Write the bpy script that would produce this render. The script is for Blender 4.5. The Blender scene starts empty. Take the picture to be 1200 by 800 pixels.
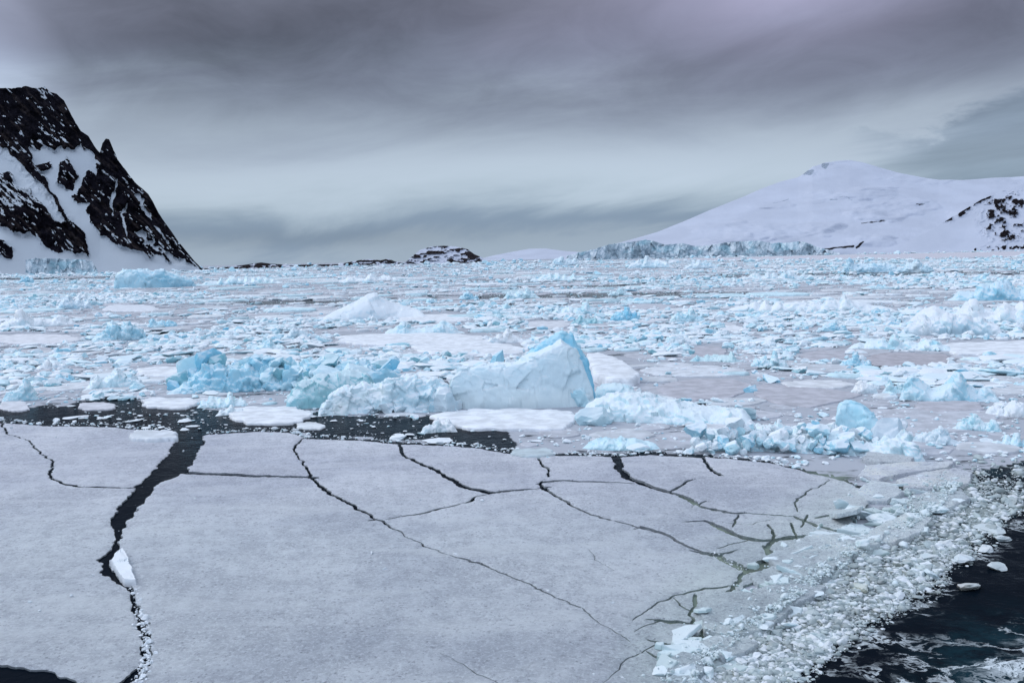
import bpy, math, random
import numpy as np
from mathutils import Vector, Matrix, Euler
from mathutils.geometry import delaunay_2d_cdt

rng = np.random.default_rng(7)
random.seed(7)
scn = bpy.context.scene
col_link = scn.collection.objects.link

# ------------------------------------------------------------------ camera
F = 1080.0                     # focal length in photograph pixels (1200 wide)
CAMH = 12.0
PITCH = math.atan(97.0 / F)
ROLL = -0.0222
Rcam = (Matrix.Rotation(math.pi / 2 - PITCH, 3, 'X') @ Matrix.Rotation(ROLL, 3, 'Z'))
Rn = np.array(Rcam)
cam_d = bpy.data.cameras.new('camera')
cam_d.sensor_width = 36.0
cam_d.lens = F / 1200 * 36.0
cam_d.clip_start = 0.5
cam_d.clip_end = 60000
cam = bpy.data.objects.new('camera', cam_d)
cam.matrix_world = Matrix.Translation((0, 0, CAMH)) @ Rcam.to_4x4()
col_link(cam)
scn.camera = cam


def rays(x, y):
    x = np.asarray(x, float); y = np.asarray(y, float)
    d = np.stack([(x - 600) / F, -(y - 400) / F, -np.ones_like(x)], -1)
    return d @ Rn.T


def G(x, y, z=0.0):
    """point(s) of the level z seen at photo pixel x, y"""
    d = rays(x, y)
    t = (z - CAMH) / d[..., 2]
    return d * t[..., None] + np.array([0, 0, CAMH])


def G1(x, y, z=0.0):
    return G(np.array([x], float), np.array([y], float), z)[0]


def to_px(P):
    q = (np.asarray(P, float) - np.array([0, 0, CAMH])) @ Rn
    zc = -q[..., 2]
    zc = np.where(np.abs(zc) < 1e-6, 1e-6, zc)
    return 600 + F * q[..., 0] / zc, 400 - F * q[..., 1] / zc, zc


def yh(x):
    return 400 - 97 * 1.0 / math.cos(ROLL) + (np.asarray(x, float) - 600) * math.tan(ROLL)


# ------------------------------------------------------------------ noise
def _h(i, j, k, s):
    n = (i.astype(np.int64) * 73856093) ^ (j.astype(np.int64) * 19349663) ^ (k.astype(np.int64) * 83492791) ^ (s * 2654435)
    n = (n & 0xffffffff).astype(np.uint64)
    n = (n ^ (n >> np.uint64(16))) * np.uint64(0x45d9f3b) & np.uint64(0xffffffff)
    n = (n ^ (n >> np.uint64(16))) * np.uint64(0x45d9f3b) & np.uint64(0xffffffff)
    n = n ^ (n >> np.uint64(16))
    return n.astype(np.float64) / 4294967295.0


def vnoise(p, s=0):
    f = np.floor(p); i = f.astype(np.int64); t = p - f
    t = t * t * t * (t * (t * 6 - 15) + 10)
    r = 0
    for a in (0, 1):
        wa = t[:, 0] if a else 1 - t[:, 0]
        for b in (0, 1):
            wb = t[:, 1] if b else 1 - t[:, 1]
            for c in (0, 1):
                wc = t[:, 2] if c else 1 - t[:, 2]
                r = r + _h(i[:, 0] + a, i[:, 1] + b, i[:, 2] + c, s) * wa * wb * wc
    return r * 2 - 1


def fbm(p, s=0, o=4, g=0.5):
    r = 0; a = 1; n = 0
    p = np.asarray(p, float)
    for k in range(o):
        r = r + a * vnoise(p, s + k * 17); n += a; a *= g; p = p * 2.03 + 11.7
    return r / n


def p3(x, y, z=0.0):
    x = np.asarray(x, float); y = np.asarray(y, float)
    return np.stack([x, y, np.full_like(x, z)], -1)


def facet(p, s=0):
    """broken-ice facets: every voronoi cell is its own tilted plane"""
    f = np.floor(p).astype(np.int64)
    best = np.full(len(p), 1e9); val = np.zeros(len(p))
    for a in (-1, 0, 1):
        for b in (-1, 0, 1):
            for c in (-1, 0, 1):
                i, j, k = f[:, 0] + a, f[:, 1] + b, f[:, 2] + c
                q = np.stack([i + _h(i, j, k, s + 1), j + _h(i, j, k, s + 2), k + _h(i, j, k, s + 3)], -1)
                d = p - q
                r = (d * d).sum(1)
                n = np.stack([_h(i, j, k, s + 4) - .5, _h(i, j, k, s + 5) - .5, _h(i, j, k, s + 6) - .5], -1)
                v = (d * n).sum(1) * 1.6 + (_h(i, j, k, s + 7) - .5) * .7
                m = r < best
                best = np.where(m, r, best); val = np.where(m, v, val)
    return val


def sstep(a, b, x):
    t = np.clip((x - a) / (b - a), 0, 1)
    return t * t * (3 - 2 * t)


def inpoly(px, py, poly):
    px = np.asarray(px, float); py = np.asarray(py, float)
    r = np.zeros(px.shape, bool)
    n = len(poly)
    for i in range(n):
        x0, y0 = poly[i]; x1, y1 = poly[(i + 1) % n]
        if y0 == y1: continue
        c = (y0 > py) != (y1 > py)
        r ^= c & (px < (x1 - x0) * (py - y0) / (y1 - y0) + x0)
    return r


def segdist(px, py, poly, closed=True):
    d = np.full(np.shape(px), 1e9)
    n = len(poly)
    for i in range(n if closed else n - 1):
        x0, y0 = poly[i]; x1, y1 = poly[(i + 1) % n]
        dx, dy = x1 - x0, y1 - y0
        t = np.clip(((px - x0) * dx + (py - y0) * dy) / max(dx * dx + dy * dy, 1e-9), 0, 1)
        d = np.minimum(d, np.hypot(px - x0 - t * dx, py - y0 - t * dy))
    return d


def sdf(px, py, poly):
    d = segdist(px, py, poly)
    return np.where(inpoly(px, py, poly), d, -d)


# ------------------------------------------------------------------ node helpers
class NT:
    def __init__(self, tree):
        self.t = tree; self.n = tree.nodes; self.l = tree.links

    def new(self, typ, **kw):
        nd = self.n.new(typ)
        for k, v in kw.items(): setattr(nd, k, v)
        return nd

    def put(self, sock, v):
        if isinstance(v, bpy.types.NodeSocket): self.l.new(v, sock)
        elif v is not None: sock.default_value = v

    def m(self, op, a, b=None, c=None, clamp=False):
        nd = self.new('ShaderNodeMath', operation=op, use_clamp=clamp)
        self.put(nd.inputs[0], a); self.put(nd.inputs[1], b); self.put(nd.inputs[2], c)
        return nd.outputs[0]

    def ss(self, x, a, b, lo=0.0, hi=1.0):
        nd = self.new('ShaderNodeMapRange', interpolation_type='SMOOTHSTEP')
        self.put(nd.inputs[0], x); self.put(nd.inputs[1], a); self.put(nd.inputs[2], b); self.put(nd.inputs[3], lo); self.put(nd.inputs[4], hi)
        return nd.outputs[0]

    def mix(self, f, a, b, blend='MIX'):
        nd = self.new('ShaderNodeMix', data_type='RGBA', blend_type=blend)
        self.put(nd.inputs[0], f)
        self.put(nd.inputs[6], a if not isinstance(a, tuple) else (*a, 1)[:4])
        self.put(nd.inputs[7], b if not isinstance(b, tuple) else (*b, 1)[:4])
        return nd.outputs[2]

    def noise(self, vec, scale, detail=4, rough=.5, dist=0.0, out=0):
        nd = self.new('ShaderNodeTexNoise')
        self.put(nd.inputs['Vector'], vec)
        nd.inputs['Scale'].default_value = scale; nd.inputs['Detail'].default_value = detail
        nd.inputs['Roughness'].default_value = rough; nd.inputs['Distortion'].default_value = dist
        return nd.outputs[out]

    def vmul(self, v, s):
        nd = self.new('ShaderNodeVectorMath', operation='MULTIPLY')
        self.put(nd.inputs[0], v); nd.inputs[1].default_value = s
        return nd.outputs[0]

    def attr(self, name):
        return self.new('ShaderNodeAttribute', attribute_name=name)

    def bump(self, h, strength, dist, normal=None):
        nd = self.new('ShaderNodeBump')
        self.put(nd.inputs['Strength'], strength); nd.inputs['Distance'].default_value = dist
        self.put(nd.inputs['Height'], h)
        if normal is not None: self.put(nd.inputs['Normal'], normal)
        return nd.outputs[0]


def newmat(name):
    m = bpy.data.materials.new(name); m.use_nodes = True
    t = NT(m.node_tree)
    b = m.node_tree.nodes['Principled BSDF']
    return m, t, b


def setp(b, **kw):
    for k, v in kw.items():
        b.inputs[k.replace('_', ' ')].default_value = v


SNOW = (.80, .835, .885)


def make_ice():
    """glacier ice: colour from the mesh attribute, fresh snow where its alpha says snow lies on the upward faces"""
    m, t, b = newmat('glacier_ice')
    at = t.attr('col')
    geo = t.new('ShaderNodeNewGeometry')
    pos = geo.outputs['Position']
    sep = t.new('ShaderNodeSeparateXYZ'); t.put(sep.inputs[0], geo.outputs['True Normal'])
    n1 = t.noise(pos, .9, 5, .6)
    n2 = t.noise(pos, 6.0, 4, .6)
    up = t.m('ADD', sep.outputs[2], t.m('MULTIPLY', t.m('SUBTRACT', n1, .5), 1.1))
    up = t.m('ADD', up, t.m('MULTIPLY', t.m('SUBTRACT', n2, .5), .35))
    snow = t.ss(up, .30, .70)
    snow = t.m('MULTIPLY', snow, at.outputs['Alpha'])
    c = t.mix(t.m('MULTIPLY', t.ss(n1, .35, .65), .24), at.outputs['Color'], (.70, .85, .90))
    c = t.mix(snow, c, SNOW)
    t.put(b.inputs['Base Color'], c)
    setp(b, Roughness=.55, Specular_IOR_Level=.25)
    h = t.m('ADD', t.m('MULTIPLY', n1, .6), t.m('MULTIPLY', n2, .4))
    t.put(b.inputs['Normal'], t.bump(h, .35, .14))
    return m


def make_floe():
    m, t, b = newmat('floe_snow')
    at = t.attr('col')
    geo = t.new('ShaderNodeNewGeometry'); pos = geo.outputs['Position']
    big = t.noise(pos, .16, 4, .6)
    mid = t.noise(t.vmul(pos, (1.0, 1, 1)), 1.3, 6, .72)
    fine = t.noise(pos, 7.0, 5, .8)
    spk = t.noise(pos, 4.6, 7, .88)
    vo = t.new('ShaderNodeTexVoronoi', feature='F1'); t.put(vo.inputs['Vector'], pos); vo.inputs['Scale'].default_value = 4.2
    pit = t.m('MULTIPLY', t.ss(vo.outputs['Distance'], .26, .12), t.ss(t.m('ADD', t.noise(pos, .7, 4, .6), t.m('MULTIPLY', spk, .4)), .66, .76))
    patch = t.m('ADD', t.m('MULTIPLY', big, .40), t.m('MULTIPLY', mid, .60))
    f = t.ss(patch, .40, .60)
    c = t.mix(f, (.84, .85, .88), (1.13, 1.135, 1.14))
    c = t.mix(t.m('MULTIPLY', pit, .75), c, (.40, .42, .48))
    c = t.mix(t.m('MULTIPLY', t.ss(spk, .54, .60), .9), c, (.58, .59, .64))
    c = t.mix(t.m('MULTIPLY', t.ss(fine, .50, .60), .8), c, (1.26, 1.26, 1.26))
    c = t.mix(1.0, c, t.mix(t.ss(t.noise(pos, .085, 3, .55, .4), .36, .62), (.88, .89, .92), (1.05, 1.05, 1.05)), 'MULTIPLY')
    dr = t.noise(t.vmul(pos, (.22, 1.0, 1)), .42, 5, .6, .6)
    c = t.mix(t.m('MULTIPLY', t.ss(dr, .53, .63), .34), c, (1.24, 1.24, 1.23))
    c2 = t.mix(1.0, c, at.outputs['Color'], 'MULTIPLY')
    t.put(b.inputs['Base Color'], c2)
    setp(b, Roughness=.8, Specular_IOR_Level=.12)
    h = t.m('ADD', t.m('MULTIPLY', mid, .5), t.m('ADD', t.m('MULTIPLY', fine, .5), t.m('MULTIPLY', spk, -.5)))
    t.put(b.inputs['Normal'], t.bump(h, 1.0, .30))
    return m


def make_pan():
    m, t, b = newmat('thin_pan_ice')
    at = t.attr('col')
    geo = t.new('ShaderNodeNewGeometry'); pos = geo.outputs['Position']
    n1 = t.noise(pos, .8, 5, .6); n2 = t.noise(pos, 5.0, 4, .7)
    c = t.mix(t.ss(n1, .35, .65), (.80, .80, .80), (1.07, 1.07, 1.07))
    c = t.mix(t.m('MULTIPLY', t.ss(n2, .55, .75), .4), c, (1.2, 1.2, 1.2))
    c = t.mix(1.0, c, at.outputs['Color'], 'MULTIPLY')
    t.put(b.inputs['Base Color'], c)
    setp(b, Roughness=.6, Specular_IOR_Level=.3)
    t.put(b.inputs['Normal'], t.bump(t.m('ADD', n1, t.m('MULTIPLY', n2, .5)), .5, .1))
    return m


def make_water():
    m, t, b = newmat('sea_water')
    geo = t.new('ShaderNodeNewGeometry'); pos = geo.outputs['Position']
    at = t.attr('col')      # r = grease-ice film, g = foam, b = teal bubbles, a = murky green shelf
    sep = t.new('ShaderNodeSeparateColor'); t.put(sep.inputs[0], at.outputs['Color'])
    film_a, foam_a, teal_a, green_a = sep.outputs[0], sep.outputs[1], sep.outputs[2], at.outputs['Alpha']
    nf = t.m('ADD', t.m('MULTIPLY', t.noise(t.vmul(pos, (.5, 1, 1)), .22, 6, .65), .6), t.m('MULTIPLY', t.noise(t.vmul(pos, (.5, 1, 1)), 1.3, 4, .6), .4))
    film = t.ss(t.m('ADD', nf, t.m('MULTIPLY', t.m('SUBTRACT', film_a, .5), .5)), .46, .56)
    film = t.m('MULTIPLY', film, t.ss(film_a, .05, .25))
    w = t.noise(pos, .35, 4, .6, out=1)
    wv = t.new('ShaderNodeVectorMath', operation='MULTIPLY_ADD')
    t.put(wv.inputs[0], w); wv.inputs[1].default_value = (3.2, 3.2, 0); t.put(wv.inputs[2], t.vmul(pos, (.8, 1.15, 1)))
    n3 = t.noise(pos, .5, 5, .65); n4 = t.noise(pos, 6., 5, .75)

    def ridge(sc, det, rough):
        n = t.noise(wv.outputs[0], sc, det, rough)
        return t.m('SUBTRACT', 1.0, t.m('ABSOLUTE', t.m('SUBTRACT', t.m('MULTIPLY', n, 2.0), 1.0)))
    r1 = ridge(.42, 8, .68); r2 = ridge(1.3, 8, .72)
    r1 = t.m('ADD', r1, t.m('MULTIPLY', t.m('SUBTRACT', n4, .5), .10)); r2 = t.m('ADD', r2, t.m('MULTIPLY', t.m('SUBTRACT', n4, .5), .22))
    cov = t.m('ADD', n3, foam_a)
    foam = t.m('MULTIPLY', t.ss(r1, .945, .995), t.ss(cov, .68, 1.0))
    foam = t.m('ADD', foam, t.m('MULTIPLY', t.ss(r2, .86, .97), t.ss(cov, .95, 1.3)))
    foam = t.m('ADD', foam, t.m('MULTIPLY', t.ss(n4, .50, .66), t.ss(cov, 1.12, 1.4)))
    foam = t.m('MULTIPLY', foam, .75)
    foam = t.m('MULTIPLY', foam, t.ss(foam_a, .02, .25), clamp=True)
    c = t.mix(t.m('MULTIPLY', teal_a, t.ss(n3, .4, .6)), (.003, .006, .011), (.008, .030, .042))
    c = t.mix(green_a, c, (.20, .245, .205))
    c = t.mix(film, c, t.mix(t.ss(teal_a, .3, .6), (.42, .44, .49), (.27, .31, .31)))
    c = t.mix(foam, c, (.62, .68, .72))
    t.put(b.inputs['Base Color'], c)
    t.put(b.inputs['Roughness'], t.m('ADD', t.m('MULTIPLY', t.m('MAXIMUM', film, foam), .5), .12))
    setp(b, IOR=1.33, Specular_IOR_Level=.012)
    hw = t.m('ADD', t.noise(pos, 2.2, 4, .6), t.m('MULTIPLY', t.noise(pos, .5, 3, .5), 1.6))
    t.put(b.inputs['Normal'], t.bump(hw, .35, .12))
    return m


def make_mountain(snow_col):
    m, t, b = newmat('rock_and_snow')
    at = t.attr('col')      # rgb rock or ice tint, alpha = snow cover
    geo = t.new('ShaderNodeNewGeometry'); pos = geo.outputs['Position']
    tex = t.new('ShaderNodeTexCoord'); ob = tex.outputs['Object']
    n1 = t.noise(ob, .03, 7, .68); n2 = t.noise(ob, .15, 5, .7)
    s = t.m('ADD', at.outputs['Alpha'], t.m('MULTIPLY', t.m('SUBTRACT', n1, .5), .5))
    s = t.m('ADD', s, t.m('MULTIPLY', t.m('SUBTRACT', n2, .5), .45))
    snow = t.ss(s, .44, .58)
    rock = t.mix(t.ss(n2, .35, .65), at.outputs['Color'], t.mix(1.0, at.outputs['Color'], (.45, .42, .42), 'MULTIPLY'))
    snow_col2 = tuple(v * .92 for v in snow_col)
    c = t.mix(snow, rock, t.mix(t.ss(t.noise(ob, .0045, 3, .5), .35, .65), snow_col2, snow_col))
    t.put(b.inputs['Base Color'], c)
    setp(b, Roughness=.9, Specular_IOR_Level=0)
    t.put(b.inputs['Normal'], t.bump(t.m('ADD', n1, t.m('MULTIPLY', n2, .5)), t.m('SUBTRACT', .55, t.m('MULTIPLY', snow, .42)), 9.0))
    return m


MAT_ICE = make_ice(); MAT_FLOE = make_floe(); MAT_PAN = make_pan(); MAT_WATER = make_water(); MAT_MTN = make_mountain((.50, .545, .60)); MAT_SNOW = make_mountain((.52, .555, .655))  # MAT_MTN: cloud shade over the left mountain is put into its snow colour


# ------------------------------------------------------------------ mesh helpers
def mk(name, V, faces, mat, col=None, parent=None, smooth=True, origin=None):
    """faces: list of (M,3)/(M,4) int arrays or one array"""
    V = np.asarray(V, np.float64)
    if origin is not None: V = V - np.asarray(origin)
    if not isinstance(faces, (list, tuple)): faces = [faces]
    faces = [np.asarray(f, np.int64) for f in faces if len(f)]
    me = bpy.data.meshes.new(name)
    me.vertices.add(len(V)); me.vertices.foreach_set('co', V.astype(np.float32).ravel())
    loops = np.concatenate([f.ravel() for f in faces])
    sizes = np.concatenate([np.full(len(f), f.shape[1], np.int64) for f in faces])
    starts = np.concatenate([[0], np.cumsum(sizes)[:-1]])
    me.loops.add(len(loops)); me.loops.foreach_set('vertex_index', loops.astype(np.int32))
    me.polygons.add(len(sizes)); me.polygons.foreach_set('loop_start', starts.astype(np.int32))
    me.polygons.foreach_set('use_smooth', np.full(len(sizes), smooth))
    me.update(calc_edges=True); me.validate()
    if col is not None:
        a = me.attributes.new('col', 'FLOAT_COLOR', 'POINT')
        c = np.asarray(col, np.float32)
        if c.ndim == 1: c = np.tile(c, (len(V), 1))
        if c.shape[1] == 3: c = np.concatenate([c, np.ones((len(c), 1), np.float32)], 1)
        a.data.foreach_set('color', c.astype(np.float32).ravel())
    me.materials.append(mat)
    o = bpy.data.objects.new(name, me); col_link(o)
    if origin is not None: o.location = Vector(origin)
    if parent is not None:
        o.parent = parent
        if origin is not None: o.location = Vector(origin) - parent.location
    return o


def tag(o, label, cat, group=None, kind=None):
    o['label'] = label
    if cat: o['category'] = cat
    if group: o['group'] = group
    if kind: o['kind'] = kind
    return o


def gridfaces(nr, nc, wrap=False):
    i = np.arange(nr - 1)[:, None]; j = np.arange(nc - (0 if wrap else 1))[None, :]
    a = i * nc + j; b = i * nc + (j + 1) % nc
    return np.stack([a, b, b + nc, a + nc], -1).reshape(-1, 4)


def vnormals(V, Q):
    T = np.concatenate([Q[:, [0, 1, 2]], Q[:, [0, 2, 3]]]) if Q.shape[1] == 4 else Q
    n = np.cross(V[T[:, 1]] - V[T[:, 0]], V[T[:, 2]] - V[T[:, 0]])
    N = np.zeros_like(V)
    for k in range(3): np.add.at(N, T[:, k], n)
    return N / np.maximum(np.linalg.norm(N, axis=1, keepdims=True), 1e-9)


# colours of ice (true albedo)
C_WHITE = (.76, .85, .90); C_PALE = (.53, .81, .905); C_BLUE = (.34, .67, .82); C_TEAL = (.26, .56, .64); C_DEEP = (.22, .60, .80)
C_GREYICE = (.42, .47, .49)


# ------------------------------------------------------------------ icebergs and ridges
EXCL = []       # (x0, x1, y0, y1) photo boxes kept free of loose ice


def berg(name, prof, base, depth, col, snow=.8, power=2.6, ridge=.45, amp=.16, fs=1.0, famp=.30, seed=1, nu=90, nt=40,
         parent=None, low=.25, endp=.5, tintvar=.35, excl=True, lobes=0.0):
    """A floating block whose skyline follows prof (photo pixels) with its waterline at photo row base."""
    prof = sorted(prof)
    xs = np.array([p[0] for p in prof], float); ys = np.array([p[1] for p in prof], float)
    xc = .5 * (xs[0] + xs[-1])
    g0 = G1(xc, base); zc = to_px(g0)[2]; s = zc / F
    a = math.atan2(g0[0], g0[1])
    ax = np.array([math.cos(a), -math.sin(a), 0]); ay = np.array([math.sin(a), math.cos(a), 0])
    hw = (xs[-1] - xs[0]) * .5 * s
    u = np.linspace(-1, 1, nu)
    xpx = xc + u * (xs[-1] - xs[0]) * .5
    base_row = base + math.tan(ROLL) * (xpx - xc) * 0
    yt = np.interp(xpx, xs, ys)
    D = depth * np.clip(1 - np.abs(u) ** 3.2, 0.02, 1) ** endp
    D = D * (1 + .22 * fbm(p3(u * hw / (fs * 3), np.zeros(nu), seed), seed, 3))
    yhz = float(yh(xc))
    back = D * ridge / max(zc, 1) * (base - yhz)
    h = np.maximum((base_row - yt) - back, 1.2) * s
    h = h * np.clip(1 - np.abs(u) ** 14, 0.02, 1)
    th = np.linspace(0, math.pi, nt)
    c, sn = np.cos(th), np.sin(th)
    cy = np.sign(c) * np.abs(c) ** (2 / power); sz = np.abs(sn) ** (2 / power)
    yy = np.where(cy[None, :] > 0, D[:, None] * ridge * (1 - cy[None, :]), D[:, None] * (ridge - (1 - ridge) * cy[None, :]))
    zz = sz[None, :] * (h[:, None] + low) - low
    curve = .12 * depth * np.sin(u * 2.3 + seed)
    P = ax[None, None, :] * (u * hw)[:, None, None] + ay[None, None, :] * (yy + curve[:, None])[..., None]
    P[..., 2] = zz
    P = P.reshape(-1, 3)
    Q = gridfaces(nu, nt)
    N = vnormals(P, Q)
    if N[nu // 2 * nt + nt // 2, 2] < 0: N = -N; Q = Q[:, ::-1]
    hh = np.repeat(h, nt)
    loc = np.minimum(hh, depth * .7) + .08
    off = seed * 13.7
    d = famp * facet((P + off) / fs, seed) * np.minimum(loc, fs * 1.2)
    d = d + famp * .45 * facet((P + off) / (fs * .42), seed + 9) * np.minimum(loc, fs)
    d = d + amp * fbm((P + off) / (fs * 1.5), seed, 5, .55) * np.minimum(loc, fs * 1.6) * 1.2
    if lobes: d = d + lobes * np.abs(fbm((P + off) / (fs * 1.1), seed + 3, 2)) * loc
    P = P + N * d[:, None] * sstep(-low, -.08, P[:, 2])[:, None] ** .5
    P[:, 2] = np.where(P[:, 2] < -low, -low, P[:, 2])
    base_c = np.array(col)
    v = fbm((P + off) / (fs * 2.2), seed + 40, 4)[:, None] * tintvar * 1.6
    tint = np.clip(base_c * (1 + v * np.array([.9, .35, .18])), 0.02, .92)
    cc = np.concatenate([tint, np.full((len(P), 1), snow)], 1)
    o = mk(name, P + g0, [Q], MAT_ICE, cc, parent, True, origin=g0)
    if excl: EXCL.append((xs[0], xs[-1], base - depth / zc * (base - yhz) * .9, base + 1))
    return o


def heap(o, prof, base, depth, n, seed, cols, wr, snow):
    """blocks frozen into a heap o, spread over its front slope and crest"""
    xs, ys = zip(*prof); r = np.random.default_rng(seed)
    zc = to_px(G1(.5 * (xs[0] + xs[-1]), base))[2]; s = zc / F
    for i in range(n):
        x = r.uniform(xs[0] + 6, xs[-1] - 6); q = r.random() ** .8
        h = max(.1, (base - np.interp(x, xs, ys)) * s)
        g = G1(x, base); away = np.array([g[0], g[1], 0]); away /= np.linalg.norm(away)
        p = g + away * depth * .42 * q; p[2] = h * q * .62
        px, py, _ = to_px(p)
        w = r.uniform(*wr) * (1 + .7 * (i % 7 == 0))
        lump('frozen_block', float(px), float(py), w, w * r.uniform(.5, .85), cols[i % len(cols)], snow, seed + i, 2, parent=o, z=float(p[2]))


def bumpy(x0, x1, yt, yb, seed, n=None, rough=.55):
    r = np.random.default_rng(seed)
    n = n or max(5, int((x1 - x0) / max(yb - yt, 3) * 2.2) + 4)
    pts = [(x0, yb - 1)]
    for i in range(1, n - 1):
        f = i / (n - 1); env = math.sin(math.pi * f) ** .5
        k = env * (1 - rough * r.random())
        pts.append((x0 + (x1 - x0) * (f + .3 / n * (r.random() - .5)), yb - (yb - yt) * k))
    j = int(np.argmin([p[1] for p in pts])); pts[j] = (pts[j][0], yt)
    pts.append((x1, yb - 1))
    return pts


PROTO = []


def make_protos():
    import bmesh
    for sub, cnt in ((1, 10), (2, 14), (3, 14)):
        L = []
        for k in range(cnt):
            bm = bmesh.new(); bmesh.ops.create_icosphere(bm, subdivisions=sub, radius=1)
            bm.verts.ensure_lookup_table()
            V = np.array([v.co[:] for v in bm.verts]); T = np.array([[v.index for v in f.verts] for f in bm.faces]); bm.free()
            r = np.random.default_rng(100 * sub + k)
            for _ in range(13):            # broken planes
                n = r.normal(size=3); n /= np.linalg.norm(n); dd = r.uniform(.38, .80)
                ex = V @ n - dd
                V = V - np.where(ex > 0, ex, 0)[:, None] * n * .985
            V = V * (1 + .14 * fbm(V * 2.1 + k * 5, k, 4, .65) + (.22 * facet(V * 1.5 + k * 3.3, k) if sub > 1 else 0))[:, None]
            V = V * np.array([1, r.uniform(.6, 1), r.uniform(.5, .85)])
            V[:, 2] -= V[:, 2].min() * .55
            V[:, 2] = np.maximum(V[:, 2], -.25)
            L.append((V, T))
        PROTO.append(L)


make_protos()


def lump(name, x, y, wpx, hpx, col, snow, seed, lod=2, parent=None, z=0.0, rot=None):
    """one loose block of ice, wpx wide and hpx high at photo pixel x, y (its foot)"""
    V, T = PROTO[lod][seed % len(PROTO[lod])]
    g = G1(x, y, z); s = to_px(g)[2] / F
    r = np.random.default_rng(seed)
    a = r.uniform(0, 6.28) if rot is None else rot
    w = wpx * s * .5
    Rz = np.array([[math.cos(a), -math.sin(a), 0], [math.sin(a), math.cos(a), 0], [0, 0, 1]])
    P = V @ Rz.T
    ext = max(P[:, 0].max(), -P[:, 0].min()); hz = P[:, 2].max()
    P = P * np.array([w / ext, w / ext * r.uniform(.7, 1.1), hpx * s / hz])
    c = np.array(col)[None, :] * (1 + .25 * fbm(V * 1.4 + seed, seed, 3)[:, None] * np.array([1, .4, .2]))
    cc = np.concatenate([np.clip(c, .02, .92), np.full((len(P), 1), snow)], 1)
    return mk(name, P + g, [T], MAT_ICE, cc, parent, False, origin=g)


def pan_mesh(outline, top, bottom, seed, und=.02, ring=.06, n_in=4):
    """outline (N,2) world xy -> rounded plate"""
    c = outline.mean(0); N = len(outline)
    rings = []; zs = []
    d = outline - c; L = np.maximum(np.linalg.norm(d, axis=1, keepdims=True), 1e-6)
    f_in = np.clip(1 - ring / L, .5, .98)
    lev = [(1.0, bottom), (1.0, top * .6), ((1 + f_in) / 2, top * .92), (f_in, top)]
    for k in range(1, n_in): lev.append((f_in * (1 - k / n_in), top))
    V = []
    for f, z in lev:
        p = c + d * f
        V.append(np.concatenate([p, np.full((N, 1), z)], 1))
    V = np.concatenate(V)
    V = np.concatenate([V, [[c[0], c[1], top]]])
    if und:
        V[2 * N:, 2] += und * fbm(np.stack([V[2 * N:, 0] * .8, V[2 * N:, 1] * .8, np.full(len(V) - 2 * N, seed * 1.0)], -1), seed, 3)
    Q = gridfaces(len(lev), N, True)
    last = (len(lev) - 1) * N
    T = np.stack([last + np.arange(N), last + (np.arange(N) + 1) % N, np.full(N, len(V) - 1)], -1)
    return V, Q, T


def ccw(o):
    a = np.sum(o[:, 0] * np.roll(o[:, 1], -1) - np.roll(o[:, 0], -1) * o[:, 1])
    return o if a > 0 else o[::-1]


def pan(name, x0, x1, y0, y1, col, seed, top=.18, pts=None, N=120, rough=.22, und=.05, mat=None):
    """a flat floe filling the photo box x0..x1, y0..y1 (or the outline pts)"""
    r = np.random.default_rng(seed)
    if pts is None:
        th = np.linspace(0, 2 * math.pi, N, endpoint=False)
        e = 2 / 2.6
        ux = np.sign(np.cos(th)) * np.abs(np.cos(th)) ** e; uy = np.sign(np.sin(th)) * np.abs(np.sin(th)) ** e
        k = 1 + 1.5 * rough * fbm(np.stack([np.cos(th) * 2.3, np.sin(th) * 2.3, np.full(N, seed * 3.1)], -1), seed, 5, .6)
        px = (x0 + x1) / 2 + ux * k * (x1 - x0) / 2; py = (y0 + y1) / 2 + uy * k * (y1 - y0) / 2
    else:
        P = np.array(pts, float); Q = np.roll(P, -1, 0)
        m = max(3, N // len(P))
        P = np.concatenate([P[i] + (Q[i] - P[i]) * np.linspace(0, 1, m, endpoint=False)[:, None] for i in range(len(P))])
        px, py = P[:, 0], P[:, 1]
        x0, x1, y0, y1 = px.min(), px.max(), py.min(), py.max()
    W = G(px, py, top)[:, :2]
    c = W.mean(0)
    if pts is not None:
        sz = np.ptp(W, axis=0).min()
        k = 1 + rough * .35 * fbm(p3(W[:, 0] * 3 / sz, W[:, 1] * 3 / sz, seed), seed, 4)
        W = c + (W - c) * k[:, None]
    W = ccw(W)
    V, Q, T = pan_mesh(W, top, -.15, seed, und, ring=max(.12, top * .6))
    g = np.array([c[0], c[1], 0.0])
    o = mk(name, V, [Q, T], mat or MAT_PAN, np.array([*col, 1.0]), None, True, origin=g)
    EXCL.append((x0, x1, y0 - 1, y1 + 1))
    return o


W_PAN = (.80, .83, .88); G_PAN = (.50, .495, .545); L_PAN = (.64, .65, .70)

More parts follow.
